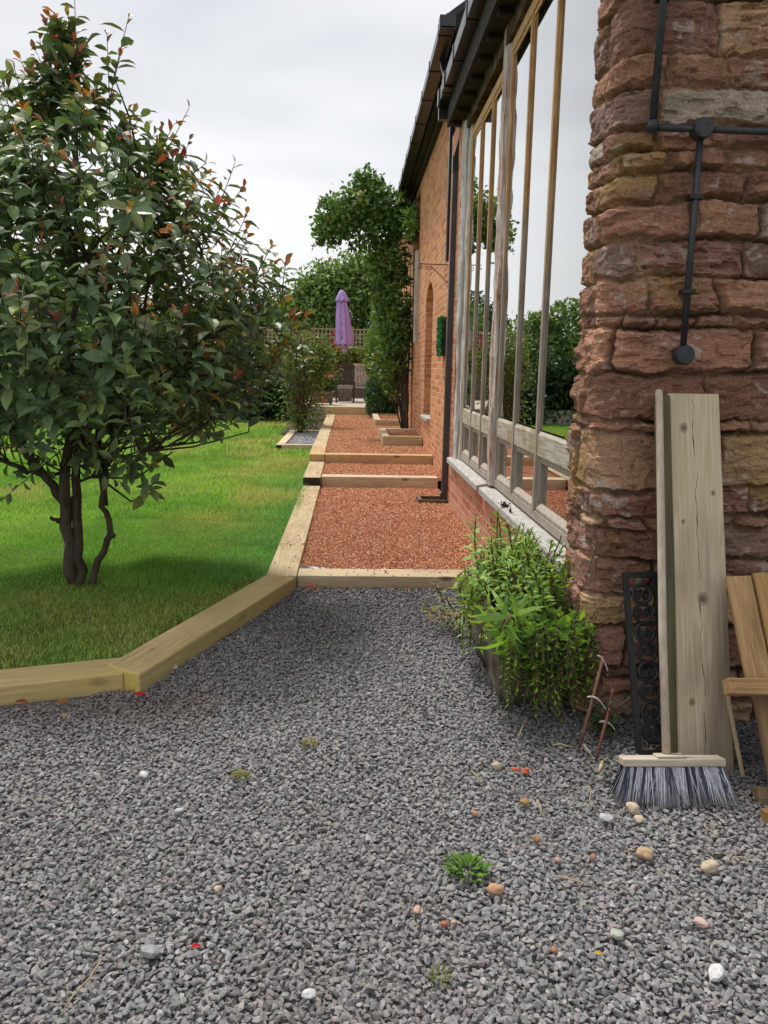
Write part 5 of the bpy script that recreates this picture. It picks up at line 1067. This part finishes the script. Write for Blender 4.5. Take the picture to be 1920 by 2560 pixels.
pboard('board',.035,.128,.405,pL,.012,.03,MT['rotten'],-.06); pboard('board',.136,.232,.40,pL+.015,.012,.031,MT['rotten'],-.058); pboard('board',.240,.335,.38,pL-.01,.012,.03,MT['rotten'],-.056); pboard('board',.343,.44,.38,pL+.005,.012,.031,MT['rotten'],-.055); pboard('board',.448,.545,.38,pL,.012,.03,MT['rotten'],-.055)
pboard('crossbar',-.045,.62,.375,.43,.031,.085,MT['rotten'])
pboard('lower_board',.09,.185,.0,.42,-.03,-.008,MT['rotten_dark'],-.04); pboard('lower_board',.21,.31,.0,.40,-.03,-.008,MT['rotten_dark']); pboard('lower_board',.33,.43,0,.40,-.03,-.008,MT['rotten_dark']); pboard('lower_board',.45,.55,0,.41,-.03,-.008,MT['rotten_dark'])
pboard('rear_bar',.06,.62,.02,.08,-.08,-.031,MT['rotten_dark'])
o=leaning('thin pale lath standing in the gap left of the pallet','lath','lath',(1.43,2.62,0),(1.385,2.83,.45),.012,.012,MT['old_plank'],bev=.001)
o=leaning('short broken piece of yellow timber lying in front of the pallet','timber_scrap','scrap wood',(1.36,2.33,.012),(1.56,2.36,.022),.05,.03,MT['rotten'])
# rusty rods with worn blades
def rod(label,p,q,blades):
    t=thing('rusty_fork',label,'garden tool',p); m_=MB(); m_.tube([p,tuple((Vector(p)+Vector(q))/2+Vector((0.004,0,.006))),q],[.006,.007,.006],7); m_.build('rod',MT['rust'],t,True)
    for (c,ax,ln) in blades:
        c=Vector(c);ax=Vector(ax).normalized(); pts=[c+ax*(k/8-.5)*ln+Vector((0,-.01,1))*(-.22*ln*((k/8-.5)*2)**2) for k in range(9)]; m_=MB()
        for k in range(8): m_.beam(pts[k],pts[k+1],.012*(1-abs(k/8-.4)),.004)
        m_.build('blade',MT['blade'],t)
rod('longer rusty iron rod with two curved worn blades leaning at the wall foot',(.875,2.80,.01),(1.02,3.02,.31),[((.965,2.90,.185),(.9,-.1,-.55),.085),((1.005,2.98,.315),(.55,-.1,-.75),.075)])
rod('shorter rusty iron rod with one blade near the foot of the grille',(.925,2.74,.01),(1.055,2.98,.19),[((1.00,2.86,.105),(.9,0,-.45),.07)])
# ================================================================== SMALL THINGS LYING ON THE GRAVEL
def pebble(label,x,y,s,col,flat=.7,name='pebble',cat='pebble',sub=3,z=.014,sharp=0):
    s=s*.9; bm=bmesh.new(); bmesh.ops.create_icosphere(bm,subdivisions=sub,radius=.5)
    co=np.array([v.co[:] for v in bm.verts]); sd=rs.uniform(0,99); f=1+.24*vn(co[:,0]*2.6+sd,co[:,1]*2.6,co[:,2]*2.6,2)+.08*vn(co[:,0]*6+sd,co[:,1]*6,co[:,2]*6,4)
    el=rs.uniform(.72,.95)
    for v,k in zip(bm.verts,f): v.co=Vector((v.co.x*k*s*1.1,v.co.y*k*s*el,v.co.z*k*s*flat))
    me=bpy.data.meshes.new(name); bm.to_mesh(me); bm.free(); me.materials.append(MT['pebble']); me.polygons.foreach_set('use_smooth',[not sharp]*len(me.polygons))
    c=np.ones((len(me.vertices),4),np.float32); c[:,:3]=np.array(col)*rs.uniform(.85,1.15,(len(me.vertices),1)); a=me.attributes.new('col','FLOAT_COLOR','POINT'); a.data.foreach_set('color',c.ravel())
    o=link(bpy.data.objects.new(name,me)); o.location=(x,y,z+s*flat*.25); o.rotation_euler=(rs.uniform(-.2,.2),rs.uniform(-.2,.2),rs.uniform(0,6.28)); return tag(o,label,cat)
TAN=(.44,.31,.18);CRM=(.50,.40,.29);ORG=(.36,.18,.10);WHT=(.55,.55,.53);PNK=(.52,.31,.22)
for lab,x,y,s,c in [('large smooth tan pebble in front of the broom, left of the cream one',.887,2.134,.056,TAN),('large round cream pebble near the right edge of the gravel',1.058,2.071,.056,CRM),('orange-tan pebble just below the green weed tuft',.414,1.977,.049,(.52,.30,.17)),('small pale tan pebble left of the green weed tuft',.189,1.901,.027,PNK),('small bright orange stone beside a tinier pale one on the near gravel',.255,1.846,.021,(.36,.12,.06)),('tiny pale pink stone next to a bright orange one',.28,1.852,.017,PNK),('rusty brown pebble midway between trough and green weed tuft',.590,2.431,.037,(.36,.20,.09)),('small orange pebble left of the rusty brown pebble',.414,2.365,.026,ORG),('cream pebble touching the broom bristles',.939,2.387,.056,CRM),('small buff pebble just below the cream pebble by the broom',.938,2.326,.035,CRM),('orange pebble chip between the weed tuft and the large tan pebble',.731,2.13,.022,ORG),('small salmon pebble right of the green weed tuft',.621,2.116,.021,PNK),('salmon pebble near a dry stalk in front of the broom',.585,2.223,.028,ORG),('tiny orange stone at the bottom right of the gravel',.519,1.747,.020,ORG),('buff pebble beside the broken red tile pieces',.541,2.679,.037,CRM),('small cream pebble in the middle of the near gravel',-.351,1.993,.026,CRM)]:
    pebble(lab,x,y,s,c)
for lab,x,y,s,c in [('chalky white angular stone at the bottom right of the gravel',.89,1.661,.057,WHT),('pale grey flat stone left of the cream pebble by the broom',.837,2.336,.05,(.42,.42,.42)),('flat grey-green stone below the two large pebbles',.693,1.798,.046,(.36,.37,.32)),('pinkish shell-like stone near the right edge',.929,1.838,.046,(.5,.35,.3)),('small white stone in the open gravel on the left',-.711,2.624,.036,WHT),('white speckled stone below the left open gravel',-.541,2.393,.032,(.45,.46,.46)),('pale quartz stone at the bottom centre of the gravel',-.082,1.614,.037,WHT),('extra large flat grey stone in the near left gravel',-.478,1.755,.056,(.28,.28,.28)),('white stone against the foot of the slanting sleeper',-.829,3.644,.05,(.5,.47,.45)),('pinkish white stone along the slanting sleeper, farther up',-.756,3.878,.042,(.5,.43,.42))]:
    pebble(lab,x,y,s,c,.5,'stone_chip','stone',2,sharp=1)
ti=thing('broken_tile','broken bright red clay tile pieces on the gravel below the trough','tile',(.622,2.652,.01))
for (dx,dy,s) in ((-.018,.006,.036),(.012,-.012,.030),(.025,.008,.024)):
    o=pebble(None,.622+dx,2.652+dy,s,(.50,.10,.035),.4,'tile_piece',None,1,sharp=1); l=o.location.copy(); o.parent=ti; o.location=l-ti.location
    if 'label' in o: del o['label']
def litter(label,x,y,s,col,name='fallen_leaf',cat='leaf'):
    n=1; o=leaves(name,[(x-s/2,y,.03)],[(1,rs.uniform(-.8,.8),.12)],[(0,-.2,1)],s,s*.5,[col],MT['petal'],None,T_BIG,1.4); V=o.data
    c=Vector((x,y,.03)); V.transform(Matrix.Translation(-c)); o.location=c; return tag(o,label,cat)
litter('bright red fallen leaf on the gravel below the yellow sawn end',-.898,3.291,.055,(.6,.02,.03)); litter('orange-brown fallen leaf at the left, the larger of a pair',-1.193,3.203,.065,(.42,.17,.05)); litter('small orange fallen leaf at the left, the lower of a pair',-1.145,3.073,.035,(.5,.24,.07)); litter('dull red-brown fallen leaf at the left edge by the sleeper',-1.366,3.203,.055,(.28,.08,.04)); litter('pinkish red fallen leaf at the foot of the lowest cross sleeper',-.255,5.06,.075,(.42,.09,.12)); litter('tiny scarlet leaf scrap on the near gravel left of centre',-.365,1.753,.025,(.6,.02,.03)); litter('yellow leaf scrap on the near gravel at lower centre right',.62,1.72,.022,(.6,.42,.04))
def weed(label,x,y,r_,n,cols,L,name='weed_tuft',mat='moss'):
    a=rs.uniform(0,6.28,n); q=np.sqrt(rs.rand(n))*r_; P=np.stack([x+q*np.cos(a),y+q*np.sin(a),.012+.012*rs.rand(n)],-1); D=np.stack([np.cos(a),np.sin(a),rs.uniform(.1,1.2,n)],-1)
    t=thing(name,label,'weed',(x,y,.01)); leaves('foliage',P,D,rdir(n)*.4+[0,0,1],L*rs.uniform(.6,1.2,n),L*.4,pick(cols,n),MT[mat],t)
weed('bright green weed tuft growing through the near gravel',.345,2.072,.05,130,[(.12,.24,.04),(.17,.3,.05),(.09,.18,.03)],.03); 
P=0
weed('yellowish moss clump on the gravel in the left centre',-.377,2.617,.026,110,[(.22,.24,.05),(.3,.27,.08)],.014,'moss_clump'); weed('faded moss clump on the gravel nearer the cross sleeper',-.144,2.857,.028,110,[(.24,.24,.06),(.3,.28,.1)],.014,'moss_clump'); weed('olive moss patch at the bottom of the gravel, right of centre',.225,1.665,.02,80,[(.18,.19,.06)],.012,'moss_clump')
def twig(label,p,q,r_=.0022,mat='straw',name='dry_stalk'):
    m_=MB(); p=Vector(p);q=Vector(q); m_.tube([p,p.lerp(q,.35)+Vector((rs.normal(0,.006),rs.normal(0,.006),.006)),p.lerp(q,.7)+Vector((rs.normal(0,.006),0,.004)),q],[r_,r_*1.1,r_,r_*.7],6)
    m_.v=[tuple(Vector(v)-p) for v in m_.v]; o=m_.build(name,MT[mat],None,True); o.location=p; return tag(o,label,'stalk')
twig('long straw stalk at the bottom left of the gravel',(-.582,1.717,.03),(-.62,1.55,.028))
for lab,p,q in [('pale dry stalk standing out left of the broken tile',(.44,2.62,.03),(.47,2.53,.03)),('straw-coloured stalk right of the rusty brown pebble',(.63,2.43,.03),(.62,2.33,.03)),('bent dry stalk left of the broom bristles',(.83,2.52,.03),(.81,2.38,.03)),('short straw below the broom at the right',(1.14,2.29,.03),(1.14,2.2,.03)),('thin twig lying across the near gravel right of the weed',(.58,2.02,.03),(.69,1.97,.03)),('pale twig at the right edge beside the cream pebble',(1.12,2.08,.03),(1.19,2.1,.03)),('curled dry stem in front of the stone trough',(.66,2.88,.03),(.74,3.05,.035)),('straw lying between the two rusty rods',(.90,2.86,.03),(.905,2.73,.03)),('bleached stalk at the foot of the longer rusty rod',(.78,2.82,.03),(.86,2.80,.03)),('dry hollow stem left of the broom head',(.89,2.60,.035),(.93,2.68,.035))]:
    twig(lab,p,q,.0021 if 'hollow' not in lab else .007)
